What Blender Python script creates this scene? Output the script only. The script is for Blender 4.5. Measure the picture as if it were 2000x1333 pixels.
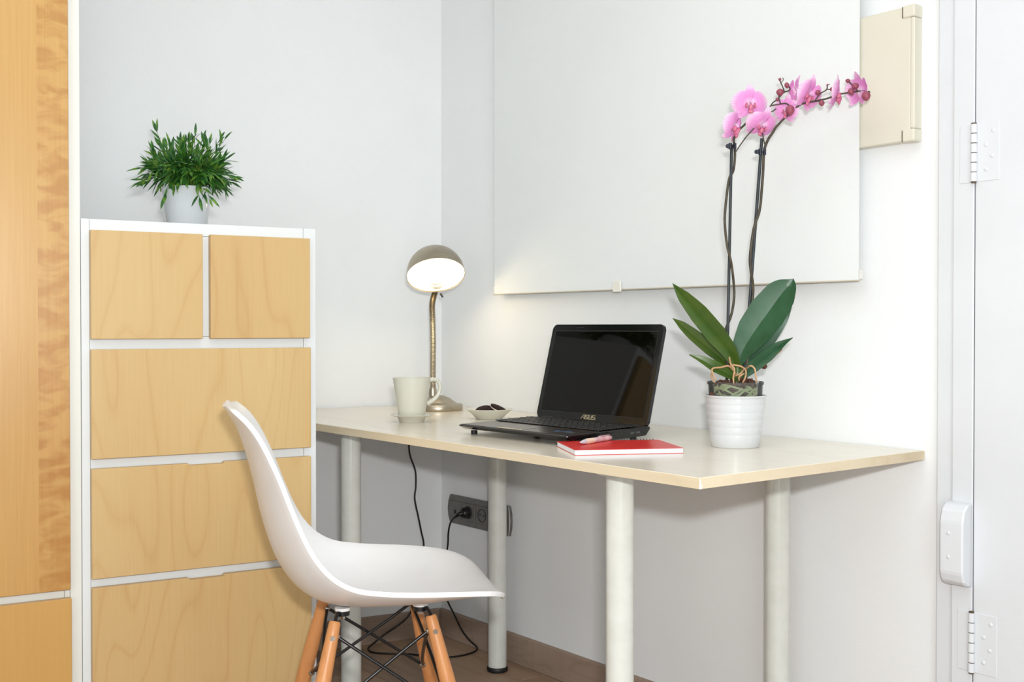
import bpy, bmesh, math, random
from mathutils import Vector, Matrix
from math import sin, cos, pi, radians, atan2, sqrt

S = bpy.context.scene
for o in list(bpy.data.objects):
    bpy.data.objects.remove(o, do_unlink=True)
COL = S.collection
rng = random.Random(7)

# ------------------------------------------------------------------ camera
YAW, PITCH = 0.90679, 0.01249
CAM = Vector((2.93943, -2.01426, 0.98069))
cd = bpy.data.cameras.new('camera')
cd.sensor_width = 36.0
cd.lens = 2176.91 / 2000 * 36
cd.clip_start = 0.05
cam = bpy.data.objects.new('camera', cd)
COL.objects.link(cam)
cam.location = CAM
cam.rotation_euler = (pi / 2 - PITCH, 0, YAW)
S.camera = cam

# ------------------------------------------------------------------ world, lights, exposure
w = bpy.data.worlds.new('world')
S.world = w
w.use_nodes = True
w.node_tree.nodes['Background'].inputs[0].default_value = (0.80, 0.88, 1.0, 1)
w.node_tree.nodes['Background'].inputs[1].default_value = 0.3
S.view_settings.view_transform = 'Standard'
S.view_settings.look = 'None'
S.view_settings.gamma = 1.0
S.view_settings.exposure = -0.08
S.view_settings.use_curve_mapping = False


def area_light(name, loc, target, sx, sy, power, col):
    l = bpy.data.lights.new(name, 'AREA')
    l.shape = 'RECTANGLE'
    l.size, l.size_y = sx, sy
    l.energy = power
    l.color = col
    o = bpy.data.objects.new(name, l)
    COL.objects.link(o)
    o.location = loc
    d = Vector(target) - Vector(loc)
    o.rotation_euler = d.to_track_quat('-Z', 'Y').to_euler()
    return o


RIGHT = Vector((cos(YAW), sin(YAW), 0))
VIEW = Vector((-sin(YAW), cos(YAW), 0))
area_light('ceiling_light', (2.15, -1.9, 2.56), (2.15, -1.9, 0), 2.6, 2.6, 27, (0.92, 0.985, 1.0))
area_light('rear_fill', (3.0, -4.50, 1.12), (1.2, 0, 0.7), 2.4, 2.1, 34, (0.885, 0.975, 1.0))  # unseen soft fill added behind the camera for more frontal light
area_light('side_fill', (4.34, -2.0, 1.05), (0.0, -0.55, 0.55), 1.9, 2.0, 51, (0.85, 0.96, 1.0))  # unseen soft fill added to brighten the left wall and below the desk
fl = CAM + Vector((0, 0, 0.15)) + RIGHT * 0.05
area_light('camera_flash', fl, fl + VIEW * 3 - Vector((0, 0, 0.1)), 0.09, 0.05, 29, (0.985, 0.99, 0.985))


# ------------------------------------------------------------------ materials
def lin(c):
    r = []
    for v in c:
        v = v / 255.0
        r.append(v / 12.92 if v <= 0.04045 else ((v + 0.055) / 1.055) ** 2.4)
    return (r[0], r[1], r[2], 1.0)


def N(nt, t, **kw):
    n = nt.nodes.new(t)
    for k, v in kw.items():
        if k in n.inputs:
            n.inputs[k].default_value = v
        else:
            setattr(n, k, v)
    return n


def base_mat(name, col, rough=0.5, metal=0.0, spec=0.5, coat=0.0):
    m = bpy.data.materials.new(name)
    m.use_nodes = True
    nt = m.node_tree
    b = nt.nodes['Principled BSDF']
    b.inputs['Base Color'].default_value = lin(col)
    b.inputs['Roughness'].default_value = rough
    b.inputs['Metallic'].default_value = metal
    b.inputs['Specular IOR Level'].default_value = spec
    b.inputs['Coat Weight'].default_value = coat
    b.inputs['Coat Roughness'].default_value = 0.08
    return m, nt, b


def ramp(nt, stops):
    r = nt.nodes.new('ShaderNodeValToRGB')
    e = r.color_ramp.elements
    e[0].position, e[0].color = stops[0][0], lin(stops[0][1])
    e[1].position, e[1].color = stops[-1][0], lin(stops[-1][1])
    for p, c in stops[1:-1]:
        k = e.new(p)
        k.color = lin(c)
    return r


def coords(nt, scale, coord='Object'):
    tc = nt.nodes.new('ShaderNodeTexCoord')
    mp = nt.nodes.new('ShaderNodeMapping')
    mp.inputs['Scale'].default_value = scale
    nt.links.new(tc.outputs[coord], mp.inputs['Vector'])
    return mp


def paint(name, col, rough=0.6, var=6, scale=3.0, bump=0.15, bscale=180, spec=0.4):
    """painted surface: slightly uneven tone and fine relief"""
    m, nt, b = base_mat(name, col, rough, 0, spec)
    mp = coords(nt, (1, 1, 1))
    n = N(nt, 'ShaderNodeTexNoise', Scale=scale, Detail=4.0)
    nt.links.new(mp.outputs[0], n.inputs['Vector'])
    r = ramp(nt, [(0.35, tuple(max(0, c - var) for c in col)), (0.65, tuple(min(255, c + var * 0.3) for c in col))])
    nt.links.new(n.outputs['Fac'], r.inputs[0])
    nt.links.new(r.outputs[0], b.inputs['Base Color'])
    n2 = N(nt, 'ShaderNodeTexNoise', Scale=bscale, Detail=2.0)
    nt.links.new(mp.outputs[0], n2.inputs['Vector'])
    bp = N(nt, 'ShaderNodeBump', Strength=bump, Distance=0.002)
    nt.links.new(n2.outputs['Fac'], bp.inputs['Height'])
    nt.links.new(bp.outputs[0], b.inputs['Normal'])
    return m


def wood(name, light, dark, stretch=(6, 6, 0.9), rings=9.0, ring_amt=0.55, rough=0.4, grain=(220, 220, 6), spec=0.4, coat=0.0, seed=0.0, streak=None):
    """veneer: contour-line figure of a stretched noise plus fine pores"""
    m, nt, b = base_mat(name, light, rough, 0, spec, coat)
    L = nt.links.new
    mp = coords(nt, stretch)
    oi = nt.nodes.new('ShaderNodeObjectInfo')
    n = N(nt, 'ShaderNodeTexNoise', Scale=1.0, Detail=2.0, Roughness=0.45, noise_dimensions='4D')
    L(mp.outputs[0], n.inputs['Vector'])
    ad = N(nt, 'ShaderNodeMath', operation='MULTIPLY_ADD')
    L(oi.outputs['Random'], ad.inputs[0])
    ad.inputs[1].default_value = 23.0
    ad.inputs[2].default_value = seed
    L(ad.outputs[0], n.inputs['W'])
    mu = N(nt, 'ShaderNodeMath', operation='MULTIPLY')
    L(n.outputs['Fac'], mu.inputs[0])
    mu.inputs[1].default_value = rings
    fr = N(nt, 'ShaderNodeMath', operation='FRACT')
    L(mu.outputs[0], fr.inputs[0])
    ct = N(nt, 'ShaderNodeMath', operation='MULTIPLY_ADD')
    L(fr.outputs[0], ct.inputs[0])
    ct.inputs[1].default_value = 2.0
    ct.inputs[2].default_value = -1.0
    ab = N(nt, 'ShaderNodeMath', operation='ABSOLUTE')
    L(ct.outputs[0], ab.inputs[0])
    pw = N(nt, 'ShaderNodeMath', operation='POWER')
    L(ab.outputs[0], pw.inputs[0])
    pw.inputs[1].default_value = 6.0
    mp2 = coords(nt, grain)
    n2 = N(nt, 'ShaderNodeTexNoise', Scale=1.0, Detail=3.0)
    L(mp2.outputs[0], n2.inputs['Vector'])
    mp3 = coords(nt, (stretch[0] * 0.6, stretch[1] * 0.6, stretch[2] * 0.6))
    n3 = N(nt, 'ShaderNodeTexNoise', Scale=1.0, Detail=1.0, noise_dimensions='4D')
    L(mp3.outputs[0], n3.inputs['Vector'])
    L(ad.outputs[0], n3.inputs['W'])
    s1 = N(nt, 'ShaderNodeMath', operation='MULTIPLY')
    L(pw.outputs[0], s1.inputs[0])
    s1.inputs[1].default_value = ring_amt
    s2 = N(nt, 'ShaderNodeMath', operation='MULTIPLY_ADD')
    L(n2.outputs['Fac'], s2.inputs[0])
    s2.inputs[1].default_value = 0.35
    L(s1.outputs[0], s2.inputs[2])
    s3 = N(nt, 'ShaderNodeMath', operation='MULTIPLY_ADD')
    L(n3.outputs['Fac'], s3.inputs[0])
    s3.inputs[1].default_value = 0.9
    L(s2.outputs[0], s3.inputs[2])
    s4 = N(nt, 'ShaderNodeMath', operation='SUBTRACT')
    L(s3.outputs[0], s4.inputs[0])
    s4.inputs[1].default_value = 0.42
    fac = s4
    if streak:      # flamed figure on one vertical strip of the sheet
        x0, sc = streak
        tc = nt.nodes.new('ShaderNodeTexCoord')
        sp = nt.nodes.new('ShaderNodeSeparateXYZ')
        L(tc.outputs['Object'], sp.inputs[0])
        gt = N(nt, 'ShaderNodeMath', operation='GREATER_THAN')
        L(sp.outputs['X'], gt.inputs[0])
        gt.inputs[1].default_value = x0
        mpf = coords(nt, (16, 16, 34))
        mpf.inputs['Rotation'].default_value = (0, radians(28), 0)
        mpf2 = coords(nt, (1, 1, 1))
        nf = N(nt, 'ShaderNodeTexNoise', Scale=1.0, Detail=2.5, Distortion=0.6)
        L(mpf.outputs[0], nf.inputs['Vector'])
        rf = ramp(nt, [(0.42, (0, 0, 0)), (0.62, (255, 255, 255))])
        L(nf.outputs['Fac'], rf.inputs[0])
        ml = N(nt, 'ShaderNodeMath', operation='MULTIPLY')
        L(rf.outputs[0], ml.inputs[0])
        L(gt.outputs[0], ml.inputs[1])
        s5 = N(nt, 'ShaderNodeMath', operation='MULTIPLY_ADD')
        L(ml.outputs[0], s5.inputs[0])
        s5.inputs[1].default_value = sc
        L(s4.outputs[0], s5.inputs[2])
        fac = s5
    mx = nt.nodes.new('ShaderNodeMix')
    mx.data_type = 'RGBA'
    mx.inputs[6].default_value = lin(light)
    mx.inputs[7].default_value = lin(dark)
    cl = N(nt, 'ShaderNodeClamp')
    L(fac.outputs[0], cl.inputs[0])
    L(cl.outputs[0], mx.inputs[0])
    L(mx.outputs[2], b.inputs['Base Color'])
    bp = N(nt, 'ShaderNodeBump', Strength=0.06, Distance=0.001)
    L(n2.outputs['Fac'], bp.inputs['Height'])
    L(bp.outputs[0], b.inputs['Normal'])
    return m


def speck(name, col, col2, rough=0.4, scale=40.0, metal=0.0, spec=0.5, stretch=(1, 1, 1), coat=0.0, lo=0.35, hi=0.65, bump=0.0):
    m, nt, b = base_mat(name, col, rough, metal, spec, coat)
    mp = coords(nt, stretch)
    n = N(nt, 'ShaderNodeTexNoise', Scale=scale, Detail=3.0)
    nt.links.new(mp.outputs[0], n.inputs['Vector'])
    r = ramp(nt, [(lo, col), (hi, col2)])
    nt.links.new(n.outputs['Fac'], r.inputs[0])
    nt.links.new(r.outputs[0], b.inputs['Base Color'])
    if bump:
        bp = N(nt, 'ShaderNodeBump', Strength=bump, Distance=0.003)
        nt.links.new(n.outputs['Fac'], bp.inputs['Height'])
        nt.links.new(bp.outputs[0], b.inputs['Normal'])
    return m


M = {}
M['wall'] = paint('wall_paint', (238, 239, 240), 0.75, 3, 2.0, 0.25, 260, 0.25)
M['ceiling'] = paint('ceiling_paint', (240, 240, 240), 0.8, 2)
M['gloss_white'] = paint('gloss_white_paint', (220, 222, 226), 0.38, 3, 5.0, 0.25, 60, 0.5)
M['white_lam'] = paint('white_laminate', (224, 227, 229), 0.42, 2, 6, 0.03, 300)
M['warm_lam'] = paint('warm_white_laminate', (226, 226, 220), 0.42, 2, 6, 0.03, 300)
M['birch'] = wood('birch_drawer', (208, 178, 126), (184, 138, 82), (4.5, 4.5, 0.9), 16.0, 0.24, 0.42)
M['birch_edge'] = wood('birch_edge', (200, 174, 136), (176, 142, 102), (8, 8, 8), 3, 0.2, 0.5)
M['birch_door'] = wood('birch_wardrobe', (204, 162, 96), (166, 106, 44), (3, 3, 0.8), 2.0, 0.12, 0.33, (260, 260, 5), 0.5, 0.0, 3.0, (-0.603, 0.42))
M['birch_low'] = wood('birch_wardrobe_drawer', (202, 158, 92), (178, 124, 56), (3, 3, 0.8), 3.0, 0.15, 0.33, (260, 260, 5))
M['desk_top'] = wood('desk_laminate', (231, 222, 206), (217, 204, 182), (0.7, 6, 6), 5.0, 0.25, 0.2, (6, 200, 200), 0.55)
M['desk_edge'] = wood('desk_edging', (224, 208, 180), (202, 182, 150), (0.8, 8, 20), 5.0, 0.3, 0.45, (5, 200, 260))
M['leg_white'] = speck('cream_lacquer', (219, 220, 214), (213, 214, 207), 0.22, 30, 0, 0.5)
M['rubber'] = speck('black_rubber', (14, 14, 15), (24, 24, 25), 0.55, 60)
M['floor'] = wood('floor_laminate', (172, 144, 120), (122, 96, 78), (0.9, 9, 9), 6.0, 0.35, 0.45, (5, 120, 120), 0.4)
M['skirt'] = wood('skirting_wood', (168, 146, 130), (126, 104, 90), (4, 4, 22), 4.0, 0.25, 0.55, (160, 160, 6))
M['blind'] = paint('blind_fabric', (233, 235, 235), 0.85, 2, 2.0, 0.2, 900, 0.1)
M['hem'] = paint('blind_hem', (206, 194, 172), 0.6, 4)
M['blind_bar'] = paint('blind_bar', (226, 224, 218), 0.5, 2)
M['acrylic'] = paint('cream_plastic_tab', (236, 232, 222), 0.2, 2)
M['cream'] = paint('cream_plastic', (222, 217, 201), 0.42, 4, 4, 0.05, 100)
M['seam'] = paint('dark_seam', (96, 82, 66), 0.8, 6)
M['socket'] = speck('grey_metallic_plastic', (112, 110, 106), (104, 102, 98), 0.42, 40)
M['socket_dark'] = speck('dark_grey_plastic', (52, 54, 60), (44, 46, 52), 0.4, 40)
M['chair_shell'] = speck('white_moulded_plastic', (240, 239, 240), (236, 235, 236), 0.33, 12, 0, 0.5)
M['beech'] = wood('beech_leg', (214, 150, 96), (184, 116, 66), (14, 14, 1.6), 4.0, 0.3, 0.35, (260, 260, 14))
M['black_metal'] = speck('black_powder_coat', (16, 16, 18), (26, 26, 30), 0.3, 80)
M['steel'] = speck('bright_steel', (200, 196, 188), (178, 174, 166), 0.25, 60, 1.0)
M['nickel'] = speck('brushed_nickel', (188, 178, 160), (168, 158, 140), 0.33, 30, 1.0, 0.5, (2, 2, 60))
M['shade_in'] = paint('lamp_inner_white', (250, 246, 236), 0.5, 1)
M['ceramic'] = speck('ivory_ceramic', (216, 213, 199), (211, 208, 193), 0.14, 10)
M['pot_white'] = speck('white_ceramic', (209, 211, 213), (205, 207, 209), 0.12, 8)
M['cookie'] = speck('dark_biscuit', (52, 30, 24), (30, 16, 13), 0.85, 180, 0, 0.2, bump=0.6)
M['cream_fill'] = paint('biscuit_cream', (224, 206, 190), 0.7, 3)
M['lap_dark'] = speck('laptop_black_gloss', (10, 10, 11), (13, 13, 14), 0.12, 20)
M['lap_deck'] = speck('laptop_brown_deck', (62, 52, 46), (54, 45, 40), 0.28, 300, 0.3, 0.5)
M['lap_key'] = speck('laptop_key', (26, 24, 23), (32, 30, 28), 0.4, 60)
M['screen'] = speck('laptop_screen', (5, 4, 3), (8, 6, 4), 0.035, 3, 0, 0.3)
M['logo'] = speck('logo_silver', (214, 200, 170), (196, 182, 150), 0.35, 20, 0.6)
M['sticker'] = speck('blue_sticker', (46, 84, 120), (70, 100, 130), 0.4, 200)
M['port'] = speck('port_grey', (74, 74, 76), (56, 56, 58), 0.4, 90)
M['red'] = speck('red_card', (222, 44, 38), (210, 36, 32), 0.32, 30)
M['cord'] = speck('black_cable', (10, 10, 11), (18, 18, 19), 0.4, 90)
M['bark'] = speck('bark_chips', (62, 36, 26), (104, 62, 44), 0.9, 60, bump=0.8)
M['root'] = speck('tan_root', (196, 160, 122), (172, 130, 92), 0.7, 60)
M['root_green'] = speck('grey_green_root', (186, 192, 150), (150, 156, 112), 0.7, 50)
M['leaf_l'] = speck('orchid_leaf_olive', (70, 92, 26), (54, 82, 22), 0.35, 25, 0, 0.5)
M['leaf_r'] = speck('orchid_leaf_deep', (42, 84, 54), (30, 70, 38), 0.35, 30, 0, 0.5)
M['stem'] = speck('orchid_stem', (74, 66, 44), (56, 46, 38), 0.5, 90)
M['stake'] = speck('dark_stake', (44, 50, 54), (36, 42, 46), 0.5, 60)
M['clip'] = speck('dark_blue_clip', (28, 34, 50), (20, 24, 38), 0.3, 60)
M['bud'] = speck('mauve_bud', (160, 78, 98), (138, 64, 82), 0.5, 90)
M['lip'] = speck('orchid_lip', (196, 82, 142), (208, 128, 138), 0.5, 180)
M['dark_gap'] = paint('dark_gap', (60, 62, 76), 0.9, 10)


def petal_material():
    m, nt, b = base_mat('orchid_petal', (232, 150, 214), 0.55, 0, 0.25)
    L = nt.links.new
    tc = nt.nodes.new('ShaderNodeTexCoord')
    sp = nt.nodes.new('ShaderNodeSeparateXYZ')
    L(tc.outputs['Object'], sp.inputs[0])
    at = N(nt, 'ShaderNodeMath', operation='ARCTAN2')
    L(sp.outputs['X'], at.inputs[0])
    L(sp.outputs['Z'], at.inputs[1])
    mu = N(nt, 'ShaderNodeMath', operation='MULTIPLY')
    L(at.outputs[0], mu.inputs[0])
    mu.inputs[1].default_value = 44.0
    sn = N(nt, 'ShaderNodeMath', operation='SINE')
    L(mu.outputs[0], sn.inputs[0])
    vm = N(nt, 'ShaderNodeVectorMath', operation='LENGTH')
    L(tc.outputs['Object'], vm.inputs[0])
    r = ramp(nt, [(0.0, (246, 236, 242)), (0.16, (240, 206, 230)), (0.42, (224, 142, 202)), (0.72, (226, 156, 208)), (0.95, (240, 208, 230))])
    sc = N(nt, 'ShaderNodeMath', operation='DIVIDE')
    L(vm.outputs['Value'], sc.inputs[0])
    sc.inputs[1].default_value = 0.042
    L(sc.outputs[0], r.inputs[0])
    mx = nt.nodes.new('ShaderNodeMix')
    mx.data_type = 'RGBA'
    L(r.outputs[0], mx.inputs[6])
    mx.inputs[7].default_value = lin((208, 110, 182))
    f = N(nt, 'ShaderNodeMath', operation='MULTIPLY_ADD')
    L(sn.outputs[0], f.inputs[0])
    f.inputs[1].default_value = 0.20
    f.inputs[2].default_value = 0.14
    L(f.outputs[0], mx.inputs[0])
    L(mx.outputs[2], b.inputs['Base Color'])
    b.inputs['Subsurface Weight'].default_value = 0.0
    return m


M['petal'] = petal_material()


def leaf_material():
    m, nt, b = base_mat('grass_leaf', (74, 132, 40), 0.45, 0, 0.4)
    L = nt.links.new
    mp = coords(nt, (1, 1, 1))
    n = N(nt, 'ShaderNodeTexNoise', Scale=45.0, Detail=2.0)
    L(mp.outputs[0], n.inputs['Vector'])
    r = ramp(nt, [(0.3, (22, 66, 30)), (0.52, (54, 108, 34)), (0.74, (126, 158, 54))])
    L(n.outputs['Fac'], r.inputs[0])
    L(r.outputs[0], b.inputs['Base Color'])
    return m


M['grass'] = leaf_material()


def clear_material():
    m = bpy.data.materials.new('clear_plastic')
    m.use_nodes = True
    nt = m.node_tree
    nt.nodes.remove(nt.nodes['Principled BSDF'])
    out = nt.nodes['Material Output']
    t = N(nt, 'ShaderNodeBsdfTransparent')
    t.inputs[0].default_value = (0.86, 0.88, 0.86, 1)
    g = N(nt, 'ShaderNodeBsdfGlossy')
    g.inputs['Roughness'].default_value = 0.12
    d = N(nt, 'ShaderNodeBsdfDiffuse')
    d.inputs[0].default_value = (0.75, 0.78, 0.75, 1)
    fr = N(nt, 'ShaderNodeFresnel', IOR=1.2)
    nz = N(nt, 'ShaderNodeTexNoise', Scale=30.0)
    rr = ramp(nt, [(0.3, (40, 40, 40)), (0.7, (80, 80, 80))])
    nt.links.new(nz.outputs['Fac'], rr.inputs[0])
    mx = N(nt, 'ShaderNodeMixShader')
    nt.links.new(rr.outputs[0], mx.inputs[0])
    nt.links.new(t.outputs[0], mx.inputs[1])
    nt.links.new(d.outputs[0], mx.inputs[2])
    m2 = N(nt, 'ShaderNodeMixShader')
    nt.links.new(fr.outputs[0], m2.inputs[0])
    nt.links.new(mx.outputs[0], m2.inputs[1])
    nt.links.new(g.outputs[0], m2.inputs[2])
    nt.links.new(m2.outputs[0], out.inputs[0])
    return m


M['clear'] = clear_material()


def page_material():
    """paper edge with the faint blue squares of ruled sheets"""
    m, nt, b = base_mat('squared_paper_edge', (232, 236, 244), 0.7, 0, 0.2)
    mp = coords(nt, (1, 1, 1))
    wv = N(nt, 'ShaderNodeTexWave', Scale=95.0, Distortion=0.6, bands_direction='X')
    nt.links.new(mp.outputs[0], wv.inputs['Vector'])
    r = ramp(nt, [(0.3, (206, 220, 240)), (0.7, (238, 241, 246))])
    nt.links.new(wv.outputs['Fac'], r.inputs[0])
    nt.links.new(r.outputs[0], b.inputs['Base Color'])
    return m


M['page'] = page_material()
M['pen_body'] = speck('milky_pen', (222, 196, 196), (196, 150, 156), 0.2, 60)
M['pen_grip'] = speck('peach_grip', (228, 200, 178), (222, 190, 166), 0.4, 30)
M['pen_tip'] = speck('pearl_tip', (206, 196, 206), (186, 178, 190), 0.25, 60)


def emit_material(name, col, strength):
    m, nt, b = base_mat(name, (255, 255, 255), 0.4)
    n = N(nt, 'ShaderNodeTexNoise', Scale=5.0)
    r = ramp(nt, [(0.0, col), (1.0, tuple(min(255, c + 6) for c in col))])
    nt.links.new(n.outputs['Fac'], r.inputs[0])
    nt.links.new(r.outputs[0], b.inputs['Emission Color'])
    b.inputs['Emission Strength'].default_value = strength
    return m


M['bulb'] = emit_material('lit_bulb', (255, 236, 196), 9.0)


# ------------------------------------------------------------------ mesh helpers
def obj(name, bm, mat, parent=None, smooth=False, loc=None, rot=None):
    me = bpy.data.meshes.new(name)
    bmesh.ops.recalc_face_normals(bm, faces=bm.faces[:])
    bm.to_mesh(me)
    bm.free()
    if smooth:
        me.polygons.foreach_set('use_smooth', [True] * len(me.polygons))
        me.set_sharp_from_angle(angle=radians(52))
    me.materials.append(M[mat] if isinstance(mat, str) else mat)
    o = bpy.data.objects.new(name, me)
    COL.objects.link(o)
    if parent is not None:
        o.parent = parent
    if loc is not None:
        o.location = loc
    if rot is not None:
        o.rotation_euler = rot
    return o


def copy(o, parent=None, loc=None, rot=None, scale=None):
    c = o.copy()
    COL.objects.link(c)
    c.parent = parent if parent is not None else o.parent
    if loc is not None:
        c.location = loc
    if rot is not None:
        c.rotation_euler = rot
    if scale is not None:
        c.scale = scale
    return c


def tag(o, label=None, cat=None, group=None, kind=None):
    if label:
        o['label'] = label
    if cat:
        o['category'] = cat
    if group:
        o['group'] = group
    if kind:
        o['kind'] = kind
    return o


def thing(name, loc, rz, label, cat, group=None):
    o = bpy.data.objects.new(name, None)
    o.empty_display_size = 0.05
    COL.objects.link(o)
    o.location = loc
    o.rotation_euler = (0, 0, rz)
    return tag(o, label, cat, group)


def box(x0, x1, y0, y1, z0, z1, bevel=0.0, seg=2, bm=None):
    own = bm is None
    b = bmesh.new()
    v = [b.verts.new((x, y, z)) for z in (z0, z1) for y in (y0, y1) for x in (x0, x1)]
    for f in ((0, 2, 3, 1), (4, 5, 7, 6), (0, 1, 5, 4), (2, 6, 7, 3), (0, 4, 6, 2), (1, 3, 7, 5)):
        b.faces.new([v[i] for i in f])
    if bevel:
        bmesh.ops.bevel(b, geom=b.edges[:], offset=bevel, segments=seg, affect='EDGES', profile=0.5)
    if own:
        return b
    merge(bm, b)
    return bm


def merge(dst, src, mat=None):
    if mat is not None:
        bmesh.ops.transform(src, matrix=mat, verts=src.verts[:])
    mp = {}
    for v in src.verts:
        mp[v] = dst.verts.new(v.co)
    for f in src.faces:
        try:
            dst.faces.new([mp[v] for v in f.verts])
        except ValueError:
            pass
    src.free()
    return dst


def prism(poly, d0, d1, axis='y', bevel=0.0):
    """poly: list of 2D points; axis y: (x,z) extruded over y; axis z: (x,y) over z; axis x: (y,z) over x"""
    b = bmesh.new()

    def P(a, c, d):
        return {'y': (a, d, c), 'z': (a, c, d), 'x': (d, a, c)}[axis]
    lo = [b.verts.new(P(a, c, d0)) for a, c in poly]
    hi = [b.verts.new(P(a, c, d1)) for a, c in poly]
    n = len(poly)
    b.faces.new(lo)
    b.faces.new(hi[::-1])
    for i in range(n):
        j = (i + 1) % n
        b.faces.new([lo[i], hi[i], hi[j], lo[j]])
    if bevel:
        bmesh.ops.bevel(b, geom=b.edges[:], offset=bevel, segments=1, affect='EDGES')
    return b


def lathe(prof, seg=48, bm=None, closed=False):
    """prof: (r,z) list turned about z"""
    b = bm or bmesh.new()
    rings = []
    for r, z in prof:
        if r < 1e-6:
            rings.append([b.verts.new((0, 0, z))])
        else:
            rings.append([b.verts.new((r * cos(2 * pi * i / seg), r * sin(2 * pi * i / seg), z)) for i in range(seg)])
    pairs = list(zip(rings[:-1], rings[1:]))
    if closed:
        pairs.append((rings[-1], rings[0]))
    for a, c in pairs:
        if len(a) == 1 and len(c) == 1:
            continue
        for i in range(seg):
            j = (i + 1) % seg
            if len(a) == 1:
                b.faces.new([a[0], c[i], c[j]])
            elif len(c) == 1:
                b.faces.new([a[i], c[0], a[j]])
            else:
                b.faces.new([a[i], c[i], c[j], a[j]])
    return b


def catmull(pts, n=6):
    P = [Vector(p) for p in pts]
    if len(P) < 3:
        return P
    out = []
    for i in range(len(P) - 1):
        p0 = P[i - 1] if i else P[i] * 2 - P[i + 1]
        p1, p2 = P[i], P[i + 1]
        p3 = P[i + 2] if i + 2 < len(P) else P[i + 1] * 2 - P[i]
        for k in range(n):
            t = k / n
            out.append(0.5 * ((2 * p1) + (p2 - p0) * t + (2 * p0 - 5 * p1 + 4 * p2 - p3) * t * t + (3 * p1 - p0 - 3 * p2 + p3) * t ** 3))
    out.append(P[-1])
    return out


def tube(pts, rad, seg=10, bm=None, smooth=0, caps=True, flat=1.0):
    if smooth:
        pts = catmull(pts, smooth)
    P = [Vector(p) for p in pts]
    n = len(P)
    b = bm or bmesh.new()
    if not isinstance(rad, (list, tuple)):
        rad = [rad] * n
    elif len(rad) != n:
        m = len(rad) - 1
        rr = []
        for i in range(n):
            t = i / (n - 1) * m
            k = min(int(t), m - 1)
            rr.append(rad[k] + (rad[k + 1] - rad[k]) * (t - k))
        rad = rr
    T = []
    for i in range(n):
        d = (P[min(i + 1, n - 1)] - P[max(i - 1, 0)])
        T.append(d.normalized() if d.length > 1e-9 else Vector((0, 0, 1)))
    up = Vector((0, 0, 1)) if abs(T[0].z) < 0.9 else Vector((1, 0, 0))
    u = (up - T[0] * up.dot(T[0])).normalized()
    rings = []
    for i in range(n):
        u = (u - T[i] * u.dot(T[i]))
        if u.length < 1e-6:
            u = T[i].orthogonal()
        u.normalize()
        v = T[i].cross(u)
        rings.append([b.verts.new(P[i] + (u * cos(2 * pi * k / seg) + v * sin(2 * pi * k / seg) * flat) * rad[i]) for k in range(seg)])
    for a, c in zip(rings[:-1], rings[1:]):
        for k in range(seg):
            j = (k + 1) % seg
            b.faces.new([a[k], c[k], c[j], a[j]])
    if caps:
        b.faces.new(rings[0][::-1])
        b.faces.new(rings[-1])
    return b


def cyl(p0, p1, r, seg=20, bm=None, r1=None):
    return tube([p0, p1], [r, r if r1 is None else r1], seg, bm)


def ball(c, r, bm=None, sub=2, scale=(1, 1, 1)):
    b = bmesh.new()
    bmesh.ops.create_icosphere(b, subdivisions=sub, radius=r)
    for v in b.verts:
        v.co = Vector((v.co.x * scale[0], v.co.y * scale[1], v.co.z * scale[2])) + Vector(c)
    if bm is None:
        return b
    return merge(bm, b)


def grid_mesh(fn, nu, nv, thick=0.0):
    b = bmesh.new()
    V = [[b.verts.new(fn(i / nu, j / nv)) for j in range(nv + 1)] for i in range(nu + 1)]
    for i in range(nu):
        for j in range(nv):
            b.faces.new([V[i][j], V[i + 1][j], V[i + 1][j + 1], V[i][j + 1]])
    if thick:
        bmesh.ops.recalc_face_normals(b, faces=b.faces[:])
        bmesh.ops.solidify(b, geom=b.faces[:], thickness=thick)
    return b


# ------------------------------------------------------------------ the room
ANG = 0.19304                       # the left wall leaves the corner at a little more than a right angle
DA = Vector((-sin(ANG), -cos(ANG), 0))
NA = Vector((cos(ANG), -sin(ANG), 0))      # inward normal of the left wall
XR, YB, HC = 4.4, -4.6, 2.62
XL = DA.x * (YB / DA.y)
floor = obj('floor', prism([(-1.2, YB - 0.2), (XR + 0.2, YB - 0.2), (XR + 0.2, 0.2), (-1.2, 0.2)], -0.1, -0.008, 'z'), 'floor')
tag(floor, kind='structure')
# planks run along the desk wall
PW, PL = 0.19, 1.28
plank_bm = box(0, PL - 0.002, 0, PW - 0.0015, -0.008, 0.0, 0.0006, 1)
plank0 = obj('plank', plank_bm, 'floor', floor)
first = True
for r in range(12):
    off = (r * 0.47) % PL
    for k in range(-1, 3):
        x = -0.75 + off + k * PL
        y = -0.012 - (r + 1) * PW
        if x + PL < -0.5 or x > 2.9:
            continue
        if first:
            plank0.location = (x, y, 0)
            first = False
        else:
            copy(plank0, floor, (x, y, 0))
rest = obj('plank', box(-1.2, XR, YB, -0.012 - 12 * PW, -0.008, 0), 'floor', floor)
tag(obj('ceiling', prism([(-1.2, YB - 0.2), (XR + 0.2, YB - 0.2), (XR + 0.2, 0.2), (-1.2, 0.2)], HC, HC + 0.1, 'z'), 'ceiling'), kind='structure')
tag(obj('wall_right', prism([(-0.1, 0), (XR, 0), (XR, 0.12), (-0.1, 0.12)], -0.008, HC, 'z'), 'wall'), kind='structure')
e = DA * 4.72
tag(obj('wall_left', prism([(0, 0), (e.x, e.y), (e.x - NA.x * 0.12, e.y - NA.y * 0.12), (-NA.x * 0.12, -NA.y * 0.12)], -0.008, HC, 'z'), 'wall'), kind='structure')
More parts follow.
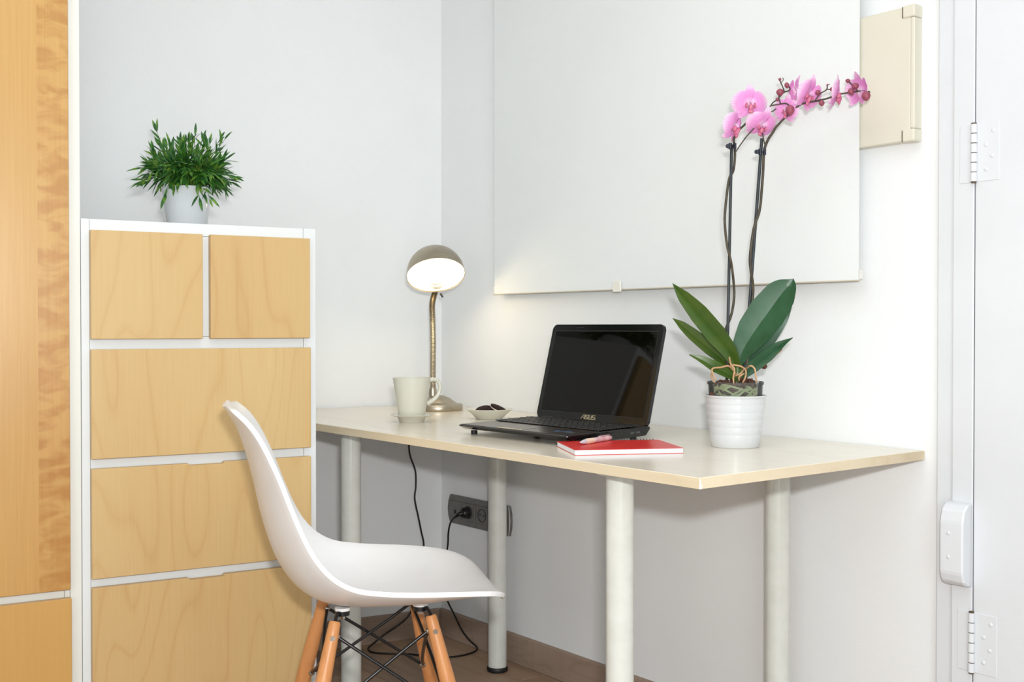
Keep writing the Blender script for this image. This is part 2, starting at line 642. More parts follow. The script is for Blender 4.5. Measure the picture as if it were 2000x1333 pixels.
tag(obj('wall_rear', prism([(XL - 0.1, YB), (XR, YB), (XR, YB - 0.12), (XL - 0.1, YB - 0.12)], -0.008, HC, 'z'), 'wall'), kind='structure')
tag(obj('wall_side', prism([(XR, YB - 0.12), (XR + 0.12, YB - 0.12), (XR + 0.12, 0.12), (XR, 0.12)], -0.008, HC, 'z'), 'wall'), kind='structure')

# skirting boards, each of two lengths butted together
bbr = tag(obj('baseboard_right', prism([(-0.012, 0), (0, 0), (0, 0.083), (-0.009, 0.083), (-0.012, 0.080)], 0.004, 0.9965, 'x'), 'skirt'), kind='structure')
obj('board_length', prism([(-0.012, 0), (0, 0), (0, 0.083), (-0.009, 0.083), (-0.012, 0.080)], 0.9975, 1.736, 'x'), 'skirt', bbr)
bl = prism([(-0.012, 0), (0, 0), (0, 0.083), (-0.009, 0.083), (-0.012, 0.080)], -2.4, -0.0125, 'x')
bbl = tag(obj('baseboard_left', bl, 'skirt'), kind='structure')
bbl.rotation_euler = (0, 0, atan2(-DA.y, -DA.x))
# after rotation local -x runs along the wall and local y must point out of the room
# (local y axis = left of local x axis)

# door casing and door on the right
tag(obj('trim_1', box(1.737, 1.7735, -0.020, 0, 0, 2.25, 0.003), 'gloss_white'), kind='structure')
tag(obj('trim_2', box(1.774, 1.8186, -0.029, 0, 0, 2.25, 0.003), 'gloss_white'), kind='structure')
door = tag(obj('door_1', box(1.8208, 2.62, -0.031, -0.002, 0.008, 2.22, 0.002), 'gloss_white'), kind='structure')
tag(obj('door_gap_shade', box(1.8186, 1.8208, -0.0275, 0, 0, 2.25), 'dark_gap'), kind='structure')  # dark-coloured strip standing in for the shade in the door gap


def hinge(z0, z1):
    n = 6
    h = (z1 - z0) / n
    bm = bmesh.new()
    for s in (0, 1):
        x0, x1 = (1.789, 1.818) if s == 0 else (1.8225, 1.868)
        box(x0, x1, -0.0305 if s == 0 else -0.0322, -0.028, z0, z1, 0.0006, 1, bm)
    hg = obj('hinge', bm, 'gloss_white', door)
    for i in range(n):
        r = 0.0060 if i % 2 else 0.0064
        b = cyl((1.8204, -0.0355, z0 + i * h + 0.0008), (1.8204, -0.0355, z0 + (i + 1) * h - 0.0008), r, 18)
        obj('knuckle', b, 'gloss_white', hg, True)
    obj('pin', cyl((1.8204, -0.0355, z0 - 0.002), (1.8204, -0.0355, z1 + 0.002), 0.0048, 14), 'seam', hg)
    for (dx, dz) in ((0.02, 0.2), (0.032, 0.42), (0.02, 0.62), (0.034, 0.85)):
        sb = ball((1.8225 + dx, -0.0322, z0 + (z1 - z0) * dz), 0.0042, None, 2, (1, 0.35, 1))
        obj('screw', sb, 'gloss_white', hg, True)


hinge(1.254, 1.363)
hinge(0.327, 0.441)

# unseen windows added around the two fill lights (rear and side of the room)


def added_window(name, n, w_, h_, loc, rz):
    bm = bmesh.new()
    t = 0.05
    box(-w_ / 2 - t, -w_ / 2, -0.04, 0, -h_ / 2 - t, h_ / 2 + t, 0, 1, bm)
    box(w_ / 2, w_ / 2 + t, -0.04, 0, -h_ / 2 - t, h_ / 2 + t, 0, 1, bm)
    box(-w_ / 2, w_ / 2, -0.04, 0, h_ / 2, h_ / 2 + t, 0, 1, bm)
    box(-w_ / 2, w_ / 2, -0.04, 0, -h_ / 2 - t, -h_ / 2, 0, 1, bm)
    o = tag(obj(name, bm, 'gloss_white'), kind='structure')
    o.location = loc
    o.rotation_euler = (0, 0, rz)
    for k in range(n):
        x0 = -w_ / 2 + k * w_ / n
        obj('pane', box(x0 + 0.01, x0 + w_ / n - 0.01, -0.012, -0.008, -h_ / 2 + 0.005, h_ / 2 - 0.005), 'clear', o)
    return o


added_window('added_window_1', 2, 2.45, 2.0, (3.0, YB + 0.001, 1.12), pi)
added_window('added_window_2', 2, 1.95, 1.95, (XR - 0.001, -2.0, 1.08), -pi / 2)

# painted block on the door frame
bk = obj('latch_block', prism([(-0.029, 0.487), (-0.045, 0.489), (-0.058, 0.497), (-0.064, 0.515), (-0.064, 0.612), (-0.058, 0.634), (-0.045, 0.645), (-0.029, 0.647)], 1.770, 1.8180, 'x', 0.003), 'gloss_white')
tag(bk, 'white painted wooden block with chamfered ends on the door frame', 'block')
for z in (0.545, 0.59):
    obj('screw', ball((1.789, -0.0643, z), 0.004, None, 2, (1, 0.3, 1)), 'gloss_white', bk, True)

# ------------------------------------------------------------------ desk
desk = thing('desk', (0.85, -0.33, 0), 0, 'pale wood-look desk with round white metal legs along the wall', 'desk')
D0 = Vector((0.85, -0.33, 0))
T0, T1 = 0.7163, 0.735
poly = [(0.008, -0.003), (1.6998, -0.003), (1.6998, -0.6564), (-0.1215, -0.6564)]
obj('desk_top', prism([(x - D0.x, y - D0.y) for x, y in poly], T0, T1, 'z', 0.0006), 'desk_top', desk)
obj('edge_band', box(-0.1215 - D0.x, 1.7013 - D0.x, -0.6579 - D0.y, -0.6564 - D0.y, T0, T1 - 0.0006, 0.0004, 1), 'desk_edge', desk)
obj('edge_band', box(1.6998 - D0.x, 1.7013 - D0.x, -0.6564 - D0.y, -0.003 - D0.y, T0, T1 - 0.0006, 0.0004, 1), 'desk_edge', desk)
ch = obj('chipped_corner', prism([(0, 0), (0.005, 0), (0.0065, 0.005), (0.0035, 0.009), (0.0025, 0.0165), (0, 0.0165)], 0, 0.0009, 'y'), 'white_lam', desk)
ch.location = (1.7015 - D0.x, -0.6577 - D0.y, T0)
ch.rotation_euler = (0, 0, pi / 2)
tag(ch, 'white chip at the front corner of the edge band')
legs = [(1.4158, -0.564), (1.4108, -0.094), (0.4075, -0.564), (0.4186, -0.0945)]
lg0 = None
for x, y in legs:
    if lg0 is None:
        lg0 = obj('leg', lathe([(0, 0.008), (0.0264, 0.008), (0.0264, 0.705), (0, 0.705)], 40), 'leg_white', desk, True)
        ft0 = obj('foot', lathe([(0, 0), (0.0285, 0), (0.0302, 0.003), (0.0302, 0.010), (0.0275, 0.014), (0.0266, 0.0135)], 40), 'rubber', lg0, True)
        pl0 = obj('mounting_plate', lathe([(0, 0.7045), (0.045, 0.7045), (0.045, 0.7163), (0, 0.7163)], 32), 'leg_white', lg0)
        lg0.location = (x - D0.x, y - D0.y, 0)
    else:
        c = copy(lg0, desk, (x - D0.x, y - D0.y, 0))
        copy(ft0, c)
        copy(pl0, c)
for o in [o for o in desk.children if o.name.startswith('leg')] + [o for l in desk.children for o in l.children]:
    md = o.modifiers.new('edge', 'EDGE_SPLIT')
    md.split_angle = radians(40)

# ------------------------------------------------------------------ chest of drawers
QX, QY = 0.60985, -0.77211
CRZ = atan2(0.98969, 0.14326)
chest = thing('chest_of_drawers', (QX, QY, 0), CRZ, 'white framed chest of drawers with birch fronts beside the desk', 'chest of drawers')
CH, CD = 1.2095, 0.56
obj('side_panel', box(-0.5165, -0.4995, 0, CD, 0, CH, 0.001, 1), 'white_lam', chest)
obj('side_panel', box(-0.0295, 0, 0, CD, 0, CH, 0.001, 1), 'white_lam', chest)
obj('top_panel', box(-0.4990, -0.0300, 0.001, CD, 1.1815, CH - 0.0004, 0.0008, 1), 'white_lam', chest)
obj('back_panel', box(-0.4990, -0.0300, CD - 0.006, CD, 0.05, 1.181), 'white_lam', chest)
for z0, z1 in ((0.928, 0.960), (0.676, 0.709), (0.424, 0.455), (0.0, 0.06)):
    obj('rail', box(-0.4990, -0.0300, 0.002, 0.06, z0, z1, 0.0006, 1), 'white_lam', chest)
obj('divider', box(-0.2720, -0.2440, 0.0015, 0.3, 0.9605, 1.181, 0.0006, 1), 'white_lam', chest)


def drawer(x0, x1, z0, z1, notch=False):
    if notch:
        c = (x0 + x1) / 2
        po = [(x0, z0), (x1, z0), (x1, z1), (c + 0.040, z1), (c + 0.037, z1 - 0.005), (c - 0.037, z1 - 0.005), (c - 0.040, z1), (x0, z1)]
    else:
        po = [(x0, z0), (x1, z0), (x1, z1), (x0, z1)]
    d = obj('drawer', prism(po, -0.018, -0.0005, 'y', 0.0009), 'birch', chest)
    xm0, xm1 = max(x0, -0.495), min(x1, -0.034)
    obj('drawer_box', box(xm0 + 0.01, xm1 - 0.01, 0.064, 0.45, z0 + 0.035, z1 - 0.045), 'white_lam', d)
    return d


drawer(-0.5000, -0.2665, 0.9555, 1.1850)
drawer(-0.2495, -0.0200, 0.9555, 1.1850)
drawer(-0.5000, -0.0185, 0.7025, 0.9335)
drawer(-0.5000, -0.0185, 0.4495, 0.6815, True)
drawer(-0.5000, -0.0185, 0.0650, 0.4300, True)

# ------------------------------------------------------------------ wardrobe
ward = thing('wardrobe', (QX, QY, 0), CRZ, 'tall wardrobe with glossy figured birch door at the left edge', 'wardrobe')
WH = 2.20
obj('side_panel', box(-0.5407, -0.5175, 0, 0.575, 0, WH, 0.001, 1), 'warm_lam', ward)
obj('side_panel', box(-1.1500, -1.1270, 0, 0.575, 0, WH, 0.001, 1), 'warm_lam', ward)
obj('top_panel', box(-1.1265, -0.5412, 0.001, 0.575, WH - 0.025, WH - 0.001), 'warm_lam', ward)
obj('back_panel', box(-1.1265, -0.5412, 0.569, 0.575, 0.05, WH - 0.026), 'warm_lam', ward)
obj('rail', box(-1.1265, -0.5525, 0.002, 0.06, 0.409, 0.440, 0.0006, 1), 'warm_lam', ward)
obj('rail', box(-1.1265, -0.5412, 0.002, 0.06, 0.0, 0.05, 0.0006, 1), 'warm_lam', ward)
obj('rail_end', box(-0.5520, -0.5412, 0.002, 0.06, 0.409, 0.440, 0.0004, 1), 'warm_lam', ward)
obj('door', prism([(-1.125, 0.4335), (-0.5425, 0.4335), (-0.5425, WH - 0.005), (-1.125, WH - 0.005)], -0.018, -0.0005, 'y', 0.0009), 'birch_door', ward)
obj('drawer', prism([(-1.125, 0.06), (-0.5405, 0.06), (-0.5405, 0.4150), (-1.125, 0.4150)], -0.018, -0.0005, 'y', 0.0009), 'birch_low', ward)

# ------------------------------------------------------------------ roller blind and cover panel
blind = thing('roller_blind', (0.946, -0.034, 1.0780), 0, 'white roller blind pulled down over the desk wall', 'blind')


def blind_fn(u, v):
    x = -0.6225 + 1.245 * u
    z = 0.0005 + 1.4575 * v
    y = 0.0012 * sin(u * 5.3 + 1.0) * (1 - v) - 0.0010 * sin(u * 3.1) + 0.0 * v
    return Vector((x, y, z))


obj('fabric', grid_mesh(blind_fn, 60, 24, 0.0011), 'blind', blind)
bar = prism([(0.0025, -0.0005), (0.009, 0.0), (0.011, 0.004), (0.010, 0.021), (0.0025, 0.021)], -0.6220, 0.6220, 'x', 0.0006)
obj('bottom_bar', bar, 'blind_bar', blind)
obj('hem_strip', prism([(-0.0035, -0.0022), (0.0030, -0.0022), (0.0030, 0.0002), (-0.0035, 0.0002)], -0.6235, 0.6235, 'x', 0.0004), 'hem', blind)
for s in (-1, 1):
    obj('end_cap', box(s * 0.6245 - 0.0012, s * 0.6245 + 0.0012, 0.0, 0.011, 0.002, 0.021, 0.0005, 1), 'blind_bar', blind)
tab = obj('pull_tab', prism([(-0.013, -0.007), (0.013, -0.007), (0.0145, -0.004), (0.0125, 0.020), (-0.0125, 0.020), (-0.0145, -0.004)], -0.0125, -0.0075, 'y', 0.0008), 'acrylic', blind)
tab.location = (-0.088, 0, 0)
obj('roller', cyl((-0.624, -0.004, 1.475), (0.624, -0.004, 1.475), 0.017, 24), 'blind_bar', blind, True)

panel = thing('cover_panel', (1.544, 0, 1.485), 0, 'cream plastic cover panel on the wall behind the blind edge', 'panel')
obj('cover', prism([(-0.16, -0.134), (0.1365, -0.134), (0.1365, 0.134), (-0.16, 0.134)], -0.026, -0.0005, 'y', 0.002), 'cream', panel)
obj('rim', prism([(0.1375, -0.110), (0.1465, -0.110), (0.1465, 0.110), (0.1375, 0.110)], -0.028, -0.0005, 'y', 0.002), 'cream', panel)
for s in (-1, 1):
    z0, z1 = (0.1105, 0.1355) if s > 0 else (-0.1355, -0.1105)
    obj('corner_cap', box(0.1205, 0.1475, -0.0295, -0.0005, z0, z1, 0.003), 'cream', panel)
    sm = obj('cap_joint', box(0.1192, 0.1204, -0.0283, -0.02, z0 + 0.001, z1 - 0.002), 'seam', panel)

# ------------------------------------------------------------------ socket strip
sock = thing('wall_socket_strip', (0.21, 0, 0.410), 0, 'grey four-gang wall socket strip under the desk', 'wall socket')
arc = [(-0.150, -0.0445), (0.152, -0.0445), (0.158, -0.022), (0.160, 0), (0.158, 0.022), (0.152, 0.0445), (-0.150, 0.0445), (-0.160, 0.024), (-0.1635, 0), (-0.160, -0.024)]
obj('plate', prism(arc, -0.009, -0.0005, 'y', 0.001), 'socket', sock)
for i, x in enumerate((-0.118, -0.048, 0.024, 0.095)):
    md = obj('module', box(x - 0.033, x + 0.033, -0.0125, -0.0085, -0.027, 0.027, 0.001, 1), 'socket', sock)
    if i == 0:
        obj('data_port', box(x - 0.005, x + 0.006, -0.0134, -0.012, -0.012, 0.0, 0.0005, 1), 'rubber', md)
    else:
        b = lathe([(0.0205, -0.001), (0.0205, 0.0012), (0.0185, 0.0012), (0.0175, -0.0008), (0, -0.0008)], 32)
        o = obj('outlet', b, 'socket_dark', md, True)
        o.location = (x, -0.0128, 0)
        o.rotation_euler = (pi / 2, 0, 0)
        if i > 1:
            hb = bmesh.new()
            for sx in (-0.0095, 0.0095):
                cyl((sx, 0, -0.0006), (sx, 0, 0.0004), 0.0026, 10, hb)
            h = obj('outlet_holes', hb, 'rubber', md)
            h.location = (x, -0.0128, 0)
            h.rotation_euler = (pi / 2, 0, 0)
obj('end_lip', prism([(0.1515, -0.044), (0.1565, -0.022), (0.1585, 0), (0.1565, 0.022), (0.1515, 0.044), (0.1545, 0.022), (0.156, 0), (0.1545, -0.022)], -0.0105, -0.009, 'y'), 'leg_white', sock)

# ------------------------------------------------------------------ desk lamp
LB = Vector((0.2091, -0.1566, 0.735))
lamp = thing('desk_lamp', LB, YAW, 'brushed nickel gooseneck desk lamp, lit, beside the mug', 'lamp')
obj('base', lathe([(0, 0), (0.0725, 0), (0.0740, 0.003), (0.0740, 0.0165), (0.0720, 0.0185), (0.058, 0.0200), (0.049, 0.026), (0.036, 0.0355), (0.020, 0.0425), (0.013, 0.0445), (0, 0.0445)], 56), 'nickel', lamp, True)
# local frame: x = to the right in view, y = away from the viewer, z up
RC = Vector((0.0, -0.075, 0.3960))               # centre of the shade opening
nx = Vector((0.125, -0.53, -0.838)).normalized()   # the way the shade points
mx_ = Vector((0.0, 0.838, -0.53))
mx_ = (mx_ - nx * mx_.dot(nx)).normalized()        # in the rim plane, to the far low side
neck_end = RC + mx_ * 0.080 - nx * 0.022
np_ = [(-0.0145, 0, 0.040), (-0.0145, 0, 0.12), (-0.0140, 0, 0.20), (-0.0155, 0.001, 0.27), (-0.0165, 0.006, 0.315), (-0.010, 0.010, 0.345), tuple(neck_end)]
path = catmull(np_, 40)
rad = [0.0088 + (0.0007 if i % 2 else -0.0005) for i in range(len(path))]
obj('gooseneck', tube(path, rad, 16), 'nickel', lamp, True)
obj('neck_collar', lathe([(0, 0.040), (0.0125, 0.040), (0.0125, 0.050), (0.0105, 0.066), (0.0092, 0.066)], 24), 'nickel', lamp, True, (-0.0145, 0, 0))
R = 0.0835
dome = [(R * 1.012, -0.002), (R * 1.012, 0.001)]
for i in range(0, 19):
    a = i / 18 * pi / 2
    dome.append((R * cos(a), 0.006 + R * 0.99 * sin(a)))
dome_in = [(max(0.0, r - 0.0013), z - (0.0013 if k > 3 else 0)) for k, (r, z) in enumerate(dome)]
q = (-nx).to_track_quat('Z', 'Y')
shade = obj('shade', lathe(dome, 64), 'nickel', lamp, True, RC, q.to_euler())
obj('shade_lining', lathe(dome_in[1:], 64), 'shade_in', shade, True)
obj('cap', lathe([(0, R + 0.005), (0.014, R + 0.0045), (0.014, R + 0.010), (0.010, R + 0.014), (0, R + 0.014)], 24), 'nickel', shade, True)
qs = (-mx_).to_track_quat('Z', 'Y')
sk = obj('lamp_socket', lathe([(0.0, 0), (0.019, 0), (0.019, 0.008), (0.0205, 0.009), (0.0205, 0.013), (0.018, 0.014), (0.018, 0.022), (0.0195, 0.023), (0.0195, 0.027), (0.017, 0.029), (0, 0.029)], 32), 'shade_in', lamp, True, RC + mx_ * 0.073 - nx * 0.022, qs.to_euler())
obj('bulb', lathe([(0, 0.027), (0.013, 0.028), (0.016, 0.036), (0.021, 0.048), (0.0225, 0.058), (0.019, 0.070), (0.010, 0.077), (0, 0.079)], 32), 'bulb', sk, True)
sw = obj('switch', box(-0.003, 0.003, -0.003, 0.003, -0.008, 0.006, 0.0008, 1), 'rubber', lamp)
sw.location = (0.011, 0.0, 0.3405)
sw.rotation_euler = (0, radians(-30), 0)
pl = bpy.data.lights.new('lamp_glow', 'POINT')
pl.energy = 0.55
pl.color = (1.0, 0.80, 0.50)
pl.shadow_soft_size = 0.02
po = bpy.data.objects.new('lamp_glow', pl)
COL.objects.link(po)
po.parent = lamp
po.location = RC + nx * 0.004 - mx_ * 0.01

# ------------------------------------------------------------------ mug, saucer, dish, biscuits
MG = Vector((0.5094, -0.4425, 0.735))
sau = obj('saucer', lathe([(0, 0.0), (0.031, 0.0), (0.0325, 0.002), (0.037, 0.0125), (0.0540, 0.0175), (0.0555, 0.0192), (0.0540, 0.0202), (0.040, 0.0172), (0.033, 0.0150), (0, 0.0150)], 56), 'ceramic', None, True, MG)
tag(sau, 'small ivory footed saucer under the mug', 'saucer')
mug = thing('mug', MG + Vector((0, 0, 0.0153)), YAW + radians(14), 'ivory ceramic mug with a side handle standing on its saucer', 'mug')
obj('body', lathe([(0, 0.0), (0.0335, 0.0), (0.0352, 0.002), (0.0370, 0.020), (0.0430, 0.060), (0.0490, 0.098), (0.0492, 0.0995), (0.0478, 0.0998), (0.0462, 0.096), (0.0405, 0.060), (0.0345, 0.020), (0.031, 0.008), (0, 0.007)], 64), 'ceramic', mug, True)
hp = [(0.0440, 0, 0.091), (0.056, 0, 0.094), (0.0690, 0, 0.090), (0.0745, 0, 0.074), (0.0700, 0, 0.056), (0.058, 0, 0.042), (0.0405, 0, 0.031)]
obj('handle', tube(hp, [0.006, 0.0055, 0.005, 0.005, 0.005, 0.0055, 0.0065], 12, None, 6, True, 1.35), 'ceramic', mug, True)
DS = Vector((0.5533, -0.2245, 0.735))
dish = obj('dish', lathe([(0, 0.0), (0.034, 0.0), (0.036, 0.002), (0.044, 0.010), (0.0605, 0.0245), (0.0620, 0.0262), (0.0610, 0.0272), (0.0585, 0.0262), (0.043, 0.0140), (0.034, 0.0065), (0, 0.0055)], 64), 'ceramic', None, True, DS)
tag(dish, 'shallow ivory dish holding two dark biscuits', 'dish')


def biscuit(loc, rot, label):
    t = thing('biscuit', loc, 0, label, 'biscuit', 'chocolate biscuits on the dish')
    t.rotation_euler = rot
    for z0 in (0.0, 0.0072):
        b = lathe([(0, z0), (0.0215, z0), (0.0228, z0 + 0.0012), (0.0228, z0 + 0.0032), (0.0215, z0 + 0.0044), (0, z0 + 0.0044)], 36)
        for v in b.verts:
            v.co.z += 0.0004 * sin(v.co.x * 900) * cos(v.co.y * 900)
        obj('wafer', b, 'cookie', t, True)
    obj('filling', lathe([(0, 0.0044), (0.0212, 0.0044), (0.0212, 0.0072), (0, 0.0072)], 30), 'cream_fill', t, True)
    return t


rv = RIGHT
biscuit(DS + RIGHT * -0.013 - VIEW * 0.004 + Vector((0, 0, 0.0165)), (radians(20), radians(-10), YAW), 'round dark biscuit at the left of the dish')
biscuit(DS + RIGHT * 0.021 + VIEW * 0.003 + Vector((0, 0, 0.0205)), (radians(8), radians(24), YAW), 'round dark biscuit leaning on the other one')

# ------------------------------------------------------------------ laptop
lap = thing('laptop', (1.026, -0.402, 0.735), radians(2.2), 'open black laptop with a dark screen on the desk', 'laptop')
lap.scale = (0.962, 1, 1)
LW, LD = 0.189, 0.125
prof = [(-0.1250, 0.0190), (-0.1245, 0.0215), (-0.1200, 0.0225), (0.118, 0.0285), (0.1240, 0.0275), (0.1250, 0.0220), (0.112, 0.0085), (0.060, 0.0060), (-0.070, 0.0060), (-0.108, 0.0115)]
obj('base', prism(prof, -LW, LW, 'x', 0.0012), 'lap_dark', lap)


def dz(y):
    return 0.0225 + (y + 0.120) * (0.006 / 0.238)


def deck(x0, x1, y0, y1, h, name, mat, bev=0.0004):
    b = box(x0, x1, y0, y1, 0, h, bev, 1)
    for v in b.verts:
        v.co.z += dz(v.co.y)
    return obj(name, b, mat, lap)


deck(-0.1865, 0.1865, -0.1205, -0.0285, 0.0007, 'palm_rest', 'lap_deck')
deck(-0.1865, 0.1865, 0.0985, 0.1130, 0.0007, 'hinge_strip', 'lap_deck')
tp = deck(-0.060, 0.030, -0.1080, -0.0560, 0.0011, 'touchpad', 'lap_deck')
deck(-0.058, 0.028, -0.1180, -0.1100, 0.0014, 'touchpad_button', 'logo', 0.0003)
for k, (sx, sy) in enumerate(((0.108, -0.080), (0.136, -0.076), (0.160, -0.083))):
    deck(sx - 0.009, sx + 0.009, sy - 0.008, sy + 0.008, 0.0009, 'sticker', 'sticker' if k < 2 else 'port', 0.0)
kb = box(-0.0078, 0.0078, -0.0072, 0.0072, 0, 0.0026, 0.0009, 1)
key0 = None
for r in range(6):
    y = -0.0175 + r * 0.0192
    nk = 19
    for c in range(nk):
        x = -0.171 + c * 0.0190
        if r == 0 and 4 <= c <= 8:
            continue
        if key0 is None:
            key0 = obj('key', kb, 'lap_key', lap)
            k = key0
        else:
            k = copy(key0, lap)
        k.location = (x, y, dz(y) + 0.0006)
obj('space_bar', box(-0.047, 0.047, -0.0072, 0.0072, 0, 0.0026, 0.0009, 1), 'lap_key', lap, False, (-0.057, -0.0175, dz(-0.0175) + 0.0006))
for sx in (-0.165, 0.165):
    for sy in (-0.098, 0.095):
        obj('foot', cyl((sx, sy, 0.0), (sx, sy, 0.0085), 0.0075, 16), 'rubber', lap)
for k, (y0, y1, z0, z1) in enumerate(((0.062, 0.074, 0.0145, 0.0185), (0.080, 0.092, 0.0150, 0.0192), (-0.03, 0.045, 0.0125, 0.0185))):
    obj('side_port', box(LW - 0.0004, LW + 0.0008, y0, y1, z0, z1, 0.0003, 1), 'port' if k < 2 else 'lap_key', lap)
# lid: local frame with x across, z up the lid, y through it (front = -y)
lid = bpy.data.objects.new('lid', None)
LH = 0.232


def rrect(w, h, r, z0=0.0, n=6):
    pts = []
    for cx, cz, a0 in ((w - r, z0 + r, -90), (w - r, z0 + h - r, 0), (-w + r, z0 + h - r, 90), (-w + r, z0 + r, 180)):
        for i in range(n + 1):
            a = radians(a0 + 90 * i / n)
            pts.append((cx + r * cos(a), cz + r * sin(a)))
    return pts


lid = obj('lid', prism(rrect(LW, LH, 0.011), -0.0045, 0.0050, 'y', 0.0012), 'lap_dark', lap)
lid.location = (0, 0.1165, 0.0262)
lid.rotation_euler = (radians(-14.6), 0, 0)
obj('bezel_ring', prism(rrect(0.1762, 0.2005, 0.003, 0.0165), -0.0051, -0.0046, 'y'), 'lap_key', lid)
obj('screen', prism(rrect(0.1740, 0.1960, 0.002, 0.0188), -0.0056, -0.0046, 'y'), 'screen', lid)
obj('camera_slot', box(-0.1, -0.075, -0.0052, -0.0044, 0.2235, 0.2255), 'lap_key', lid)
lg = bmesh.new()


def stroke(pts, w=0.00125):
    for a, b_ in zip(pts[:-1], pts[1:]):
        a, b_ = Vector((a[0], 0, a[1])), Vector((b_[0], 0, b_[1]))
        d = (b_ - a).normalized()
        nrm = Vector((-d.z, 0, d.x)) * w / 2
        a2, b2 = a - d * w / 2, b_ + d * w / 2
        v = [lg.verts.new(p + Vector((0, yy, 0))) for yy in (-0.0062, -0.0050) for p in (a2 - nrm, b2 - nrm, b2 + nrm, a2 + nrm)]
        for f in ((0, 1, 2, 3), (7, 6, 5, 4), (0, 4, 5, 1), (1, 5, 6, 2), (2, 6, 7, 3), (3, 7, 4, 0)):
            lg.faces.new([v[i] for i in f])


def letters(x, ch, w=0.0088, h=0.0088, z=0.0055, sk_=0.22):
    def P(u, t):
        return (x + u * w + sk_ * t * h * 0.5, z + t * h)
    if ch == 'A':
        stroke([P(-0.25, 0), P(0.45, 1), P(1, 1), P(1, 0)])
        stroke([P(0.55, 0.42), P(1, 0.42)])
    elif ch == 'S':
        stroke([P(1, 1), P(0, 1), P(0, 0.5), P(1, 0.5), P(1, 0), P(0, 0)])
    elif ch == 'U':
        stroke([P(0, 1), P(0, 0), P(1, 0), P(1, 1)])


for i, chh in enumerate('ASUS'):
    letters(-0.0235 + i * 0.0116, chh)
obj('logo', lg, 'logo', lid)
hb = bmesh.new()
for s in (-1, 1):
    cyl((s * 0.125, 0.1175, 0.0265), (s * 0.168, 0.1175, 0.0265), 0.0062, 18, hb)
obj('hinge', hb, 'lap_dark', lap, True)

# ------------------------------------------------------------------ notebook and pen
NR = radians(61.9)
ne = Vector((cos(NR), sin(NR), 0))
nf = Vector((sin(NR), -cos(NR), 0))
NC = Vector((1.1880, -0.5300, 0.735)) + ne * 0.1095 + nf * 0.088
nb = thing('notebook', NC, NR, 'red spiral notebook with squared pages in front of the laptop', 'notebook')
nw, nd = 0.1085, 0.0815
obj('back_cover', box(-nw, nw, -nd, nd, 0.0, 0.0008, 0.0002, 1), 'red', nb)
obj('pages', box(-nw + 0.0007, nw - 0.0007, -nd + 0.0006, nd - 0.004, 0.0009, 0.0098, 0.0003, 1), 'page', nb)
obj('front_cover', box(-nw, nw, -nd, nd, 0.0099, 0.0107, 0.0002, 1), 'red', nb)
sp = []
turns = 30
for i in range(turns * 14 + 1):
    a = 2 * pi * i / 14
    sp.append((-nw + 0.006 + (2 * nw - 0.012) * i / (turns * 14), nd + 0.0000 - 0.0058 * cos(a), 0.0060 + 0.0066 * sin(a)))
for i in range(len(sp)):
    sp[i] = (sp[i][0], sp[i][1], max(0.0006, sp[i][2]))
obj('spiral_wire', tube(sp, 0.00055, 5), 'rubber', nb, True)
p0, p1 = Vector((1.2640, -0.5320, 0.7530)), Vector((1.2290, -0.4150, 0.7530))
p0 = p0 + Vector((0.016, -0.012, -0.0018))
p1 = p1 + Vector((0.016, -0.012, -0.0018))
pen = thing('pen', (p0 + p1) / 2, atan2(p1.y - p0.y, p1.x - p0.x), 'milky ballpoint pen with peach grip lying on the red notebook', 'pen')
L2 = (p1 - p0).length / 2
obj('barrel', tube([(-0.012, 0, 0), (0.03, 0, 0), (L2 - 0.008, 0, 0), (L2 - 0.002, 0, 0), (L2, 0, 0)], [0.0054, 0.0056, 0.0052, 0.0042, 0.002], 20), 'pen_body', pen, True)
obj('grip', tube([(-L2 + 0.020, 0, 0), (-L2 + 0.024, 0, 0), (-0.03, 0, 0), (-0.012, 0, 0)], [0.0049, 0.0056, 0.0059, 0.0055], 20), 'pen_grip', pen, True)
obj('tip', tube([(-L2, 0, 0), (-L2 + 0.004, 0, 0), (-L2 + 0.012, 0, 0), (-L2 + 0.021, 0, 0)], [0.0010, 0.0022, 0.0042, 0.0050], 20), 'pen_tip', pen, True)
obj('clip', box(0.012, L2 - 0.008, -0.0016, 0.0016, 0.0056, 0.0070, 0.0004, 1), 'pen_body', pen)

# ------------------------------------------------------------------ orchid
OB = Vector((1.4184, -0.2406, 0.735))
orch = thing('potted_orchid', OB, YAW, 'pink orchid on two staked stems in a ribbed white pot', 'plant')
U = 0.0010538


def K(px, py, y=0.0):
    """local point from measured offsets: x across, y back from the pot axis, z up"""
    y = y - 0.092 * max(0.0, px - 1515) / 180     # the spray arches forward, clear of the blind
    s = 1 + y / 2.294
    return Vector(((px - 1436) * U * s + 436 * U * (s - 1), y, (872.5 - py) * U * s - 233.2 * U * (s - 1)))


pr = [(0, 0), (0.0475, 0), (0.0490, 0.0015)]
nrib = 5
z_ = 0.004
for i in range(nrib + 1):
    zz = 0.012 + i * 0.0152
    r0 = 0.0492 + (zz / 0.104) * 0.0120
    pr += [(r0 - 0.0003, zz), (r0 + 0.0002, zz + 0.0016), (r0 + 0.0016, zz + 0.0136), (r0 + 0.0014, zz + 0.0148)]
pr += [(0.0618, 0.1015), (0.0632, 0.1035), (0.0634, 0.1055), (0.0622, 0.1065), (0.0602, 0.1055), (0.0580, 0.085), (0.0500, 0.010), (0, 0.008)]
obj('pot', lathe(pr, 64), 'pot_white', orch, True)
inner = obj('inner_pot', lathe([(0.0525, 0.070), (0.0553, 0.127), (0.0573, 0.128), (0.0576, 0.1335), (0.0560, 0.1340), (0.0545, 0.1300), (0.0515, 0.070)], 56), 'clear', orch, True)
bk = bmesh.new()
rb = random.Random(11)
